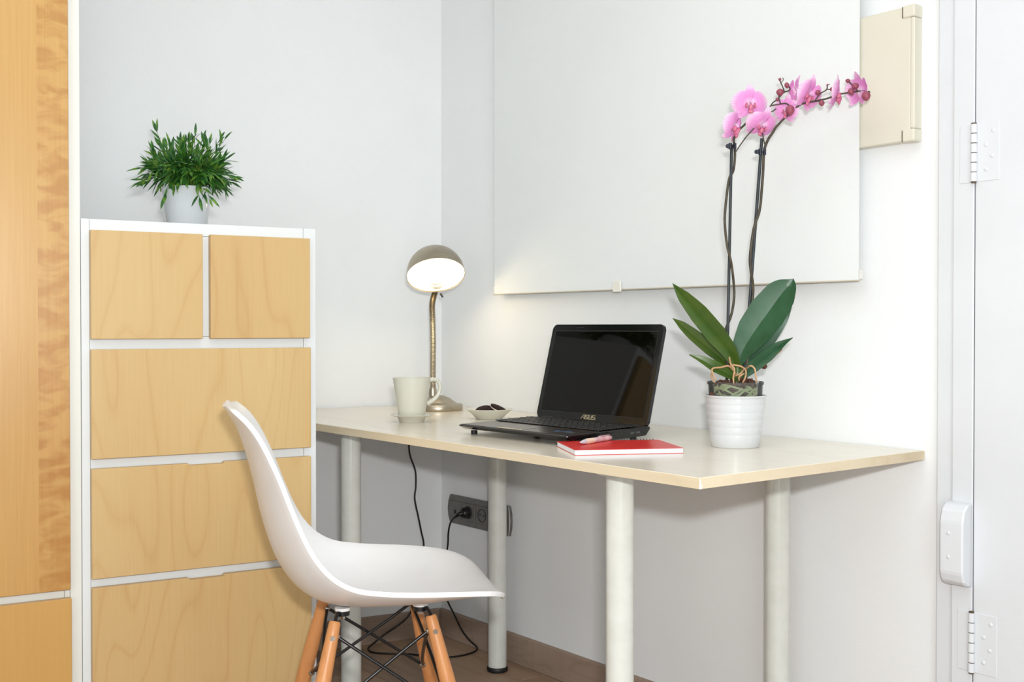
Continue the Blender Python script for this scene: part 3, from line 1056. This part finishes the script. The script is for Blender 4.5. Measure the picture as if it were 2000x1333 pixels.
for i in range(150):
    a = rb.uniform(0, 2 * pi)
    r = 0.047 * sqrt(rb.random())
    z = rb.uniform(0.088, 0.131 + 0.012 * (1 - r / 0.047))
    if r > 0.040 and z > 0.128:
        z = 0.126
    b = bmesh.new()
    bmesh.ops.create_cube(b, size=1)
    mt = Matrix.Translation((r * cos(a), r * sin(a), z)) @ Matrix.Rotation(rb.uniform(0, pi), 4, 'Z') @ Matrix.Rotation(rb.uniform(0, pi), 4, 'X') @ Matrix.Diagonal((rb.uniform(.008, .02), rb.uniform(.006, .012), rb.uniform(.004, .007), 1))
    merge(bk, b, mt)
tag(obj('bark', bk, 'bark', orch), kind='stuff')
rbm = random.Random(5)
for i in range(54):
    a0 = rbm.uniform(0, 2 * pi)
    a1 = a0 + rbm.uniform(-0.9, 0.9)
    z0, z1 = rbm.uniform(0.095, 0.128), rbm.uniform(0.095, 0.128)
    am = (a0 + a1) / 2
    rr = 0.0500
    obj('root', tube([(rr * cos(a0), rr * sin(a0), z0), (rr * 1.01 * cos(am), rr * 1.01 * sin(am), (z0 + z1) / 2 + rbm.uniform(-.006, .006)), (rr * cos(a1), rr * sin(a1), z1)], [0.0021, 0.0027, 0.0021], 8, None, 4), 'root_green', orch, True)
for pts in ([(1440, 735, -.02), (1424, 716, -.03), (1408, 718, -.035), (1392, 720, -.04), (1391, 728, -.042), (1398, 742, -.042)],
            [(1424, 698, -.02), (1427, 712, -.03), (1434, 722, -.035), (1432, 738, -.04), (1433, 752, -.042)],
            [(1430, 713, -.03), (1446, 716, -.035), (1456, 724, -.04), (1455, 738, -.042), (1450, 748, -.045)],
            [(1458, 720, -.02), (1466, 715, -.03), (1474, 722, -.035), (1476, 738, -.04), (1478, 748, -.042)],
            [(1436, 735, -.03), (1446, 730, -.035), (1452, 722, -.03)],
            [(1443, 744, -.04), (1444, 736, -.045), (1453, 730, -.042)],
            [(1389, 730, -.03), (1390, 738, -.035), (1396, 748, -.04)],
            [(1494, 705, .01), (1508, 700, .01), (1516, 692, .01), (1527, 683, .01)]):
    P = [K(*p) for p in pts]
    obj('root', tube(P, [0.0016, 0.0022, 0.0018, 0.0020, 0.0013], 8, None, 6), 'root', orch, True)


def orchid_leaf(mid, wid, mat, fold, nrm=(0, -1, 0.25), depth=None, thick=0.0012):
    """mid: midrib points; wid: widths along it (m); fold: angle of each half against the flat"""
    P = catmull([K(*m) for m in mid], 6)
    n = len(P)
    b = bmesh.new()
    rows = []
    for i in range(n):
        t = i / (n - 1)
        T = (P[min(i + 1, n - 1)] - P[max(i - 1, 0)]).normalized()
        nn = Vector(nrm)
        nn = (nn - T * nn.dot(T)).normalized()
        sd = T.cross(nn).normalized()
        k = t * (len(wid) - 1)
        a = min(int(k), len(wid) - 2)
        hw = (wid[a] + (wid[a + 1] - wid[a]) * (k - a)) / 2
        row = []
        for s in (-1, -0.7, -0.35, 0, 0.35, 0.7, 1):
            off = sd * (hw * s * cos(fold)) + nn * (hw * abs(s) * sin(fold) + (0.0 if s else -0.0006))
            row.append(b.verts.new(P[i] + off))
        rows.append(row)
    for r0, r1 in zip(rows[:-1], rows[1:]):
        for k in range(6):
            b.faces.new([r0[k], r1[k], r1[k + 1], r0[k + 1]])
    bmesh.ops.remove_doubles(b, verts=b.verts[:], dist=0.00005)
    bmesh.ops.recalc_face_normals(b, faces=b.faces[:])
    bmesh.ops.solidify(b, geom=b.faces[:], thickness=thick)
    o = obj('leaf', b, mat, orch, True)
    m_ = o.modifiers.new('midrib', 'EDGE_SPLIT')
    m_.split_angle = radians(24)
    return o


orchid_leaf([(1440, 722, -.005), (1425, 690, -.008), (1395, 652, -.012), (1362, 612, -.015), (1334, 580, -.015), (1313, 554, -.012)], [0.018, 0.036, 0.050, 0.046, 0.030, 0.001], 'leaf_l', 0.55, (-0.35, -1, 0.35))
orchid_leaf([(1438, 726, .006), (1415, 706, .012), (1385, 682, .02), (1352, 655, .024), (1330, 636, .024), (1313, 622, .02)], [0.014, 0.028, 0.034, 0.030, 0.020, 0.001], 'leaf_l', 0.5, (-0.3, -1, 0.5))
orchid_leaf([(1440, 740, -.018), (1418, 730, -.024), (1395, 718, -.03), (1370, 703, -.03), (1346, 693, -.026)], [0.016, 0.026, 0.028, 0.018, 0.001], 'leaf_l', 0.4, (-0.2, -1, 0.7))
orchid_leaf([(1440, 714, -.006), (1452, 682, -.012), (1473, 648, -.02), (1500, 610, -.026), (1526, 574, -.026), (1542, 556, -.022), (1549, 545, -.02)], [0.016, 0.050, 0.074, 0.080, 0.066, 0.034, 0.001], 'leaf_r', -0.30, (0.05, -1, 0.15))
orchid_leaf([(1446, 720, .014), (1468, 690, .022), (1496, 656, .03), (1520, 618, .034), (1537, 580, .03), (1542, 566, .03)], [0.014, 0.036, 0.046, 0.042, 0.026, 0.001], 'leaf_r', 0.25, (0.2, -1, 0.1))
orchid_leaf([(1446, 738, .004), (1470, 718, .004), (1497, 696, .006), (1522, 676, .01), (1548, 660, .012)], [0.016, 0.028, 0.030, 0.020, 0.001], 'leaf_r', 0.4, (0.25, -1, 0.6))
obj('crown', tube([K(1438, 748), K(1440, 730), K(1439, 712), K(1438, 702)], [0.012, 0.012, 0.009, 0.005], 12, None, 4), 'leaf_l', orch, True)
obj('bark_chip', ball(K(1492, 716, .008), 0.006, None, 2, (1.1, 0.6, 1)), 'bark', orch, True)
# stakes, clips and stems
obj('stake', cyl(K(1419, 752, .004), K(1427.5, 284, .004), 0.0031, 12), 'stake', orch, True)
obj('stake', cyl(K(1452, 752, .010), K(1486.3, 272, .006), 0.0033, 12), 'stake', orch, True)
stemL = [(1430, 742), (1422, 706), (1411.6, 670), (1416, 646), (1427.5, 616), (1433, 582), (1432, 552), (1427, 513), (1419, 479), (1414.5, 436), (1416, 403), (1422.5, 352), (1431, 334), (1434, 303), (1432, 274), (1440, 258), (1457, 241), (1469, 227), (1482, 221), (1493, 219), (1503, 209), (1523, 205)]
dep = [.004, .0, .010, .011, .011, .012, .008, -.003, -.003, .004, .004, .004, .010, .008, -.002, .0, .002, .004, .004, .002, .0, -.002]
obj('flower_stem', tube([K(a, b_, d) for (a, b_), d in zip(stemL, dep)], [0.0026] * 14 + [0.0024, 0.0024, 0.0022, 0.002, 0.0018, 0.0016, 0.0014, 0.0012], 10, None, 5), 'stem', orch, True)
stemR = [(1456, 742), (1460, 690), (1468, 600), (1470, 560), (1465.6, 529), (1464, 501), (1471, 448), (1482, 413), (1486.5, 371), (1489, 334), (1491, 296), (1498, 275), (1506.5, 262), (1515, 249), (1530, 233), (1558, 208), (1576.6, 202), (1596.6, 198), (1613, 194.5), (1633, 187), (1655, 183), (1678.5, 180), (1695, 181), (1694, 187)]
obj('flower_stem', tube([K(a, b_, (.004 if i < 4 else -.004 if i < 8 else .006)) for i, (a, b_) in enumerate(stemR)], [0.0028] * 12 + [0.0026, 0.0024, 0.0022, 0.0021, 0.002, 0.0019, 0.0018, 0.0017, 0.0016, 0.0015, 0.0012, 0.001], 10, None, 5), 'stem', orch, True)
for pts, r in (([(1435.6, 298), (1447, 281), (1460, 264), (1475, 248)], .0013), ([(1492, 284), (1489, 270), (1487, 254)], .0014),
               ([(1503, 209), (1508, 202), (1516, 197)], .0013), ([(1493, 219), (1505, 220), (1514, 214)], .0012), ([(1523, 205), (1533, 204), (1541, 209)], .0014),
               ([(1523, 205), (1519, 193), (1521, 186)], .0013), ([(1519, 193), (1530, 182), (1537, 180), (1541, 176), (1538, 170)], .0014),
               ([(1530, 182), (1527, 173), (1523, 164), (1521, 159)], .0013), ([(1523, 164), (1528, 158), (1526, 154)], .0008),
               ([(1590, 197), (1600, 185), (1612, 177), (1613, 168)], .0013), ([(1612, 177), (1618, 177)], .001), ([(1590, 197), (1602, 202)], .001), ([(1613, 168), (1618, 167)], .0007),
               ([(1652, 159), (1660, 166), (1672, 179)], .0012), ([(1672, 180), (1664, 182)], .0011)):
    obj('stalk', tube([K(a, b_, -.006) for a, b_ in pts], r, 8, None, 5), 'stem', orch, True)
for (a, b_, r, sx) in ((1521, 157.5, 3.3, .9), (1534.7, 169, 6, .8), (1521.5, 182.5, 7, 1.1), (1516, 196.5, 3.8, .9), (1541, 217.5, 10.5, .85), (1595, 183, 5.2, 1.0), (1602.5, 203.5, 5.6, 1.0), (1621.5, 176.5, 3.6, 1), (1613.5, 168, 2, 1), (1653, 160, 3.8, 1.2), (1668, 170.5, 6.2, 1.1), (1659.5, 181.5, 7, .85), (1689, 190, 9, .92)):
    bb = ball((0, 0, 0), r * U, None, 2, (sx, sx, 1.05))
    for v in bb.verts:
        if v.co.z < 0:
            v.co.x *= 1 + v.co.z / (r * U) * 0.25
    obj('bud', bb, 'bud', orch, True, K(a, b_, -.012), (0, rng.uniform(-.4, .4), 0))
for (cx, cy, ex, ey) in ((1430, 287, 1420, 287), (1488, 298, 1476, 298)):
    b = bmesh.new()
    tube([K(cx - 5, cy - 6, -.004), K(cx - 5, cy + 6, -.004)], 0.0036, 10, b)
    tube([K(cx + 4, cy - 6, -.003), K(cx + 4, cy + 6, -.003)], 0.0030, 10, b)
    cyl(K(ex, ey, -.008), K(ex + 1, ey, -.003), 0.0046, 14, b)
    cyl(K(ex, ey, -.002), K(cx, cy, -.002), 0.0016, 8, b)
    obj('clip', b, 'clip', orch, True)


# flower: local y points to the viewer side as -y, x across, z up
def petal_bm(length, width, ang, cup=0.18, base=0.0, power=0.75):
    b = bmesh.new()
    nu, nv = 10, 8
    V = []
    for i in range(nu + 1):
        t = i / nu
        t = sin(t * pi / 2)
        hw = width / 2 * max(0.02, sin(pi * min(1, (t * 0.96 + 0.035)) ** power)) ** 0.58 * min(1.0, 0.22 + t * 2.3)
        row = []
        for j in range(nv + 1):
            s = j / nv * 2 - 1
            row.append(b.verts.new((s * hw, cup * hw * s * s - 0.006 * sin(pi * t) + 0.010 * t * t * cup * 4 + 0.0008 * sin(9 * s + 5 * t), base + t * length)))
        V.append(row)
    for i in range(nu):
        for j in range(nv):
            b.faces.new([V[i][j], V[i + 1][j], V[i + 1][j + 1], V[i][j + 1]])
    bmesh.ops.recalc_face_normals(b, faces=b.faces[:])
    bmesh.ops.solidify(b, geom=b.faces[:], thickness=0.0005)
    bmesh.ops.transform(b, matrix=Matrix.Rotation(ang, 4, 'Y'), verts=b.verts[:])
    return b


FL = {}


def make_flower(loc, face, roll, size=1.0, squash=1.0, op=0.0):
    """face: direction (local to the plant) the flower looks; roll about it; op closes the petals forward"""
    f = Vector(face).normalized()
    zax = Vector((0, 0, 1))
    x = f.cross(zax) * -1
    x = x.normalized() if x.length > 1e-4 else Vector((1, 0, 0))
    x = (-f).cross(zax).normalized() if False else zax.cross(f).normalized() * 1.0
    # local -y = f, local z = up-ish, local x completes
    yv = -f
    xv = yv.cross(zax).normalized()
    zv = xv.cross(yv).normalized()
    m = Matrix((xv, yv, zv)).transposed().to_4x4()
    m = m @ Matrix.Rotation(roll, 4, 'Y')
    root = bpy.data.objects.new('flower', None)
    root.empty_display_size = 0.01
    COL.objects.link(root)
    root.parent = orch
    root.matrix_local = Matrix.Translation(loc) @ m @ Matrix.Diagonal((size * squash, size, size, 1))
    parts = [('petal', 'sepal_top', lambda: petal_bm(0.046, 0.027, 0.0, 0.12), 'petal', 0.005),
             ('petal', 'sepal_left', lambda: petal_bm(0.040, 0.027, radians(-140), 0.12), 'petal', 0.003),
             ('petal', 'sepal_right', lambda: petal_bm(0.040, 0.027, radians(140), 0.12), 'petal', 0.003),
             ('petal', 'broad_left', lambda: petal_bm(0.042, 0.052, radians(-79), 0.22, 0.0, 1.1), 'petal', -0.001),
             ('petal', 'broad_right', lambda: petal_bm(0.042, 0.052, radians(79), 0.22, 0.0, 1.1), 'petal', -0.001)]
    for nm, key, fn, mt, yy in parts:
        if key not in FL:
            FL[key] = obj(nm, fn(), mt, root, True)
            o = FL[key]
        else:
            o = copy(FL[key], root)
        o.parent = root
        o.location = (0, yy, 0)
        if op:
            rx = 0.0
            if 'left' in key:
                o.rotation_euler = (0, 0, op)
            elif 'right' in key:
                o.rotation_euler = (0, 0, -op)
    if 'lip' not in FL:
        b = bmesh.new()
        ball((0, -0.010, -0.010), 0.0075, b, 2, (0.75, 0.9, 1.25))
        ball((-0.0095, -0.008, -0.004), 0.0070, b, 2, (0.45, 0.8, 1.0))
        ball((0.0095, -0.008, -0.004), 0.0070, b, 2, (0.45, 0.8, 1.0))
        ball((0, -0.0135, -0.0185), 0.0055, b, 2, (1.1, 0.5, 0.8))
        FL['lip'] = obj('lip', b, 'lip', root, True)
        b = bmesh.new()
        ball((0, -0.007, 0.0035), 0.0042, b, 2, (0.8, 1.3, 0.9))
        FL['column'] = obj('column', b, 'petal', root, True)
    else:
        copy(FL['lip'], root)
        copy(FL['column'], root)
    return root


make_flower(K(1463, 205, -.014), (0.02, -1, -0.05), 0.02, 0.90)
make_flower(K(1432, 250, -.012), (0.80, -0.62, -0.30), 0.10, 0.88)
make_flower(K(1486, 246, -.006), (0.18, -0.80, -0.62), 0.25, 0.84)
make_flower(K(1534, 217, .008), (-0.35, -0.85, -0.20), 0.15, 0.72, 0.85, 0.25)
make_flower(K(1575, 187, .010), (0.42, -0.80, -0.35), 0.30, 0.92, 0.85, 0.30)
make_flower(K(1551, 180, .028), (-0.75, 0.60, 0.1), 0.0, 0.70, 0.8, 0.3)
make_flower(K(1630, 186, .008), (0.93, -0.30, -0.30), 0.12, 0.86)
make_flower(K(1675, 180, .010), (0.88, 0.32, 0.10), -0.10, 0.84)

# ------------------------------------------------------------------ leafy plant on the chest
GB = Vector((0.3286, -0.9697, CH))
gp = thing('potted_grass', GB, YAW, 'bushy green bamboo-leaf plant in a plain white pot on the chest', 'plant')
obj('pot', lathe([(0, 0), (0.0430, 0), (0.0448, 0.002), (0.0590, 0.1045), (0.0598, 0.1070), (0.0585, 0.1078), (0.0568, 0.1060), (0.0430, 0.008), (0, 0.006)], 56), 'pot_white', gp, True)
obj('soil', lathe([(0, 0.096), (0.054, 0.094), (0.053, 0.086), (0, 0.086)], 32), 'bark', gp, True)
rg = random.Random(21)


def add_leaf(b, p, d, ln, wd, nrm):
    d = d.normalized()
    s = d.cross(nrm)
    s = s.normalized() if s.length > 1e-4 else d.orthogonal().normalized()
    n2 = s.cross(d)
    pts = []
    ks = ((0, 0.10), (0.25, 0.85), (0.5, 1.0), (0.78, 0.6), (1, 0.0))
    prev = None
    for t, wv in ks:
        c = p + d * ln * t - n2 * (ln * 0.10 * t * t)
        if wv == 0:
            row = [b.verts.new(c)]
        else:
            row = [b.verts.new(c - s * wd * wv * 0.5 + n2 * wd * 0.12 * wv), b.verts.new(c), b.verts.new(c + s * wd * wv * 0.5 + n2 * wd * 0.12 * wv)]
        if prev:
            if len(row) == 1:
                b.faces.new([prev[0], row[0], prev[1]])
                b.faces.new([prev[1], row[0], prev[2]])
            else:
                for k in range(2):
                    b.faces.new([prev[k], row[k], row[k + 1], prev[k + 1]])
        prev = row


def sprig(base, tip, nleaf, droop):
    b = bmesh.new()
    mid = (base + tip) / 2 + Vector((0, 0, 0.03 * droop))
    P = catmull([base, mid, tip], 7)
    tube(P, [0.0009, 0.0007, 0.0004], 4, b)
    n = len(P)
    for i in range(nleaf):
        t = 0.30 + 0.70 * i / max(1, nleaf - 1)
        k = min(n - 2, int(t * (n - 1)))
        d = (P[k + 1] - P[k]).normalized()
        side = Vector((rg.uniform(-1, 1), rg.uniform(-1, 1), rg.uniform(-.6, .9)))
        side = (side - d * side.dot(d)).normalized()
        dd = d * rg.uniform(0.7, 1.3) + side * rg.uniform(0.35, 0.95)
        if i == nleaf - 1:
            dd = d
        add_leaf(b, P[k], dd, rg.uniform(0.024, 0.040), rg.uniform(0.0055, 0.0088), Vector((rg.uniform(-.5, .5), -0.6 + rg.uniform(-.5, .5), 0.8)))
    return obj('sprig', b, 'grass', gp)


for i in range(150):
    a = rg.uniform(0, 2 * pi)
    el = math.asin(min(0.999, 0.0 + 1.0 * rg.random() ** 1.15))
    el = 0.03 + el * 0.95
    ln = 0.092 + 0.030 * rg.random()
    if el > 0.95:
        ln = 0.120 + 0.050 * rg.random()
    if rg.random() < 0.25:
        ln *= 0.72
    r0 = 0.030 * sqrt(rg.random())
    b0 = Vector((r0 * cos(a), r0 * sin(a), 0.096))
    c0 = Vector((0.0, 0, 0.100))
    tp_ = c0 + Vector((cos(a) * cos(el), sin(a) * cos(el), sin(el))) * ln + Vector((0.002, 0, 0.006))
    sprig(b0, tp_, rg.randint(8, 12), 1.0 if el < 0.5 else 0.2)
for (dx, dz_, n) in ((-0.035, 0.075, 6), (0.050, 0.072, 6), (0.075, 0.068, 6), (0.062, 0.082, 5), (-0.010, 0.098, 5)):
    sprig(Vector((dx * 0.5, -0.03, 0.10)), Vector((dx, -0.066, dz_)), n, 0.9)

# ------------------------------------------------------------------ chair
chair = thing('side_chair', (1.04, -0.87, 0), radians(-24), 'white moulded shell chair on wooden dowel legs facing the desk', 'chair')
CT = [(-0.29, 0.834, -0.281, 0.834, 0.075), (-0.281, 0.822, -0.269, 0.827, 0.132), (-0.263, 0.79, -0.244, 0.804, 0.168), (-0.247, 0.745, -0.221, 0.769, 0.186), (-0.233, 0.69, -0.195, 0.713, 0.2), (-0.22, 0.63, -0.172, 0.653, 0.212), (-0.205, 0.578, -0.152, 0.606, 0.222), (-0.186, 0.532, -0.13, 0.567, 0.229), (-0.156, 0.49, -0.1, 0.535, 0.233), (-0.116, 0.463, -0.062, 0.515, 0.234), (-0.068, 0.452, -0.012, 0.506, 0.234), (-0.015, 0.449, 0.0416, 0.501, 0.232), (0.0463, 0.45, 0.0907, 0.498, 0.228), (0.1091, 0.456, 0.1351, 0.494, 0.218), (0.1628, 0.462, 0.1739, 0.489, 0.203), (0.2054, 0.462, 0.2035, 0.482, 0.18), (0.2313, 0.456, 0.2248, 0.471, 0.15), (0.2433, 0.446, 0.2377, 0.455, 0.1)]
cp = catmull([Vector((0, a[0], a[1])) for a in CT], 4)
rp = catmull([Vector((a[4], a[2], a[3])) for a in CT], 4)
NT = 24


def shell_fn(u, v):
    i = int(round(u * (len(cp) - 1)))
    c, r = cp[i], rp[i]
    t = v * 2 - 1
    k = abs(t) ** 2.3
    return Vector((r.x * t, c.y + (r.y - c.y) * k, c.z + (r.z - c.z) * k))


sb = grid_mesh(shell_fn, len(cp) - 1, NT)
sh = obj('shell', sb, 'chair_shell', chair, True)
md = sh.modifiers.new('thickness', 'SOLIDIFY')
md.thickness = 0.0090
md.offset = 0.0
md = sh.modifiers.new('round', 'BEVEL')
md.width = 0.0038
md.segments = 3
md.limit_method = 'ANGLE'
md.angle_limit = radians(50)
TOPZ = 0.432


def leg_pt(sx, sy, z):
    t = (TOPZ - z) / TOPZ
    return Vector((sx * (0.112 + 0.100 * t), sy * (0.090 + 0.100 * t), z))


for sx in (-1, 1):
    for sy in (-1, 1):
        P = [leg_pt(sx, sy, z) for z in (0.432, 0.428, 0.40, 0.32, 0.22, 0.10, 0.004)]
        lgp = obj('leg', tube(P, [0.0095, 0.0112, 0.0122, 0.0148, 0.0155, 0.0135, 0.0110], 20), 'beech', chair, True)
        out = Vector((sx * 0.75, sy * -0.15, 0.2)).normalized()
        sc = leg_pt(sx, sy, 0.405) + Vector((sx, 0, 0)) * 0.0115
        obj('bolt', cyl(sc, sc + Vector((sx * 0.0020, 0, 0)), 0.0048, 16), 'steel', lgp)
        obj('glide', cyl(leg_pt(sx, sy, 0.0), leg_pt(sx, sy, 0.0045), 0.0105, 16), 'rubber', lgp)
        # bracket from the leg head to the rubber mount under the shell
        mp_ = Vector((sx * 0.088, sy * 0.074, 0.440))
        b = bmesh.new()
        tube([leg_pt(sx, sy, 0.395), leg_pt(sx, sy, 0.436), leg_pt(sx, sy, 0.444) + Vector((-sx * 0.006, -sy * 0.002, 0)), mp_ + Vector((0, 0, -0.001))], [0.0058, 0.0062, 0.0062, 0.0055], 8, b, 0, True, 0.55)
        cyl(mp_ - Vector((0, 0, 0.003)), mp_ + Vector((0, 0, 0.006)), 0.0135, 20, b)
        br = obj('bracket', b, 'black_metal', chair, True)
        obj('mount_boss', cyl(mp_ + Vector((0, 0, 0.006)), mp_ + Vector((0, 0, 0.0115)), 0.0145, 20), 'chair_shell', chair, True)
        obj('nut', cyl(mp_ - Vector((0, 0, 0.010)), mp_ - Vector((0, 0, 0.003)), 0.0050, 6), 'steel', br)
HI, LO = 0.402, 0.262
for ax in ('x', 'y'):
    for s in (-1, 1):
        for d in (-1, 1):
            if ax == 'x':       # rods in the side faces
                a = leg_pt(s, d, HI) + Vector((-s * 0.010, -d * 0.011, 0))
                b_ = leg_pt(s, -d, LO) + Vector((-s * 0.012, d * 0.014, 0))
                bow = Vector((-s * 0.004 * d, 0, 0))
            else:               # rods in the front and back faces
                a = leg_pt(d, s, HI) + Vector((-d * 0.011, -s * 0.010, 0))
                b_ = leg_pt(-d, s, LO) + Vector((d * 0.014, -s * 0.012, 0))
                bow = Vector((0, -s * 0.004 * d, 0))
            rod = obj('brace_rod', tube([a, a * 0.75 + b_ * 0.25 + bow, a * 0.25 + b_ * 0.75 + bow, b_], 0.0033, 10, None, 5), 'black_metal', chair, True)
            for q_ in (a, b_):
                obj('rod_bolt', ball(q_, 0.0062, None, 2), 'steel', rod, True)

# ------------------------------------------------------------------ lamp cord
cord = thing('power_cord', (0.2, -0.1, 0), 0, 'black power cord hanging from the desk to the socket strip', 'cord')
C0 = Vector((0.2, -0.1, 0))
cpts = [(0.030, -0.150, 0.7160), (0.024, -0.143, 0.665), (0.024, -0.140, 0.627), (0.025, -0.135, 0.582), (0.028, -0.118, 0.534), (0.028, -0.116, 0.486), (0.028, -0.120, 0.446),
        (0.030, -0.108, 0.389), (0.032, -0.098, 0.340), (0.033, -0.090, 0.301), (0.033, -0.093, 0.228), (0.028, -0.110, 0.166), (0.018, -0.119, 0.116), (0.012, -0.133, 0.080),
        (0.006, -0.162, 0.057), (-0.002, -0.212, 0.031), (-0.006, -0.248, 0.010), (0.012, -0.279, 0.0032), (0.057, -0.287, 0.0032), (0.096, -0.256, 0.0032), (0.138, -0.211, 0.0032),
        (0.207, -0.165, 0.0032), (0.240, -0.123, 0.0032), (0.245, -0.069, 0.0032), (0.236, -0.034, 0.006), (0.222, -0.026, 0.013), (0.188, -0.026, 0.024), (0.148, -0.026, 0.046), (0.107, -0.027, 0.088),
        (0.065, -0.028, 0.136), (0.059, -0.030, 0.208), (0.076, -0.032, 0.275), (0.088, -0.036, 0.309), (0.096, -0.040, 0.342), (0.113, -0.045, 0.373), (0.137, -0.048, 0.394), (0.152, -0.046, 0.403), (0.162, -0.040, 0.408)]
obj('cable', tube([Vector(p) - C0 for p in cpts], 0.0028, 8, None, 6), 'cord', cord, True)
pb = bmesh.new()
tube([(0.162, -0.0140, 0.410), (0.162, -0.030, 0.410), (0.162, -0.036, 0.410)], [0.0170, 0.0165, 0.0120], 20, pb)
tube([(0.162, -0.030, 0.410), (0.157, -0.044, 0.407), (0.146, -0.0475, 0.399)], [0.0085, 0.0060, 0.0042], 12, pb, 4)
for v in pb.verts:
    v.co -= C0
obj('plug', pb, 'cord', cord, True)
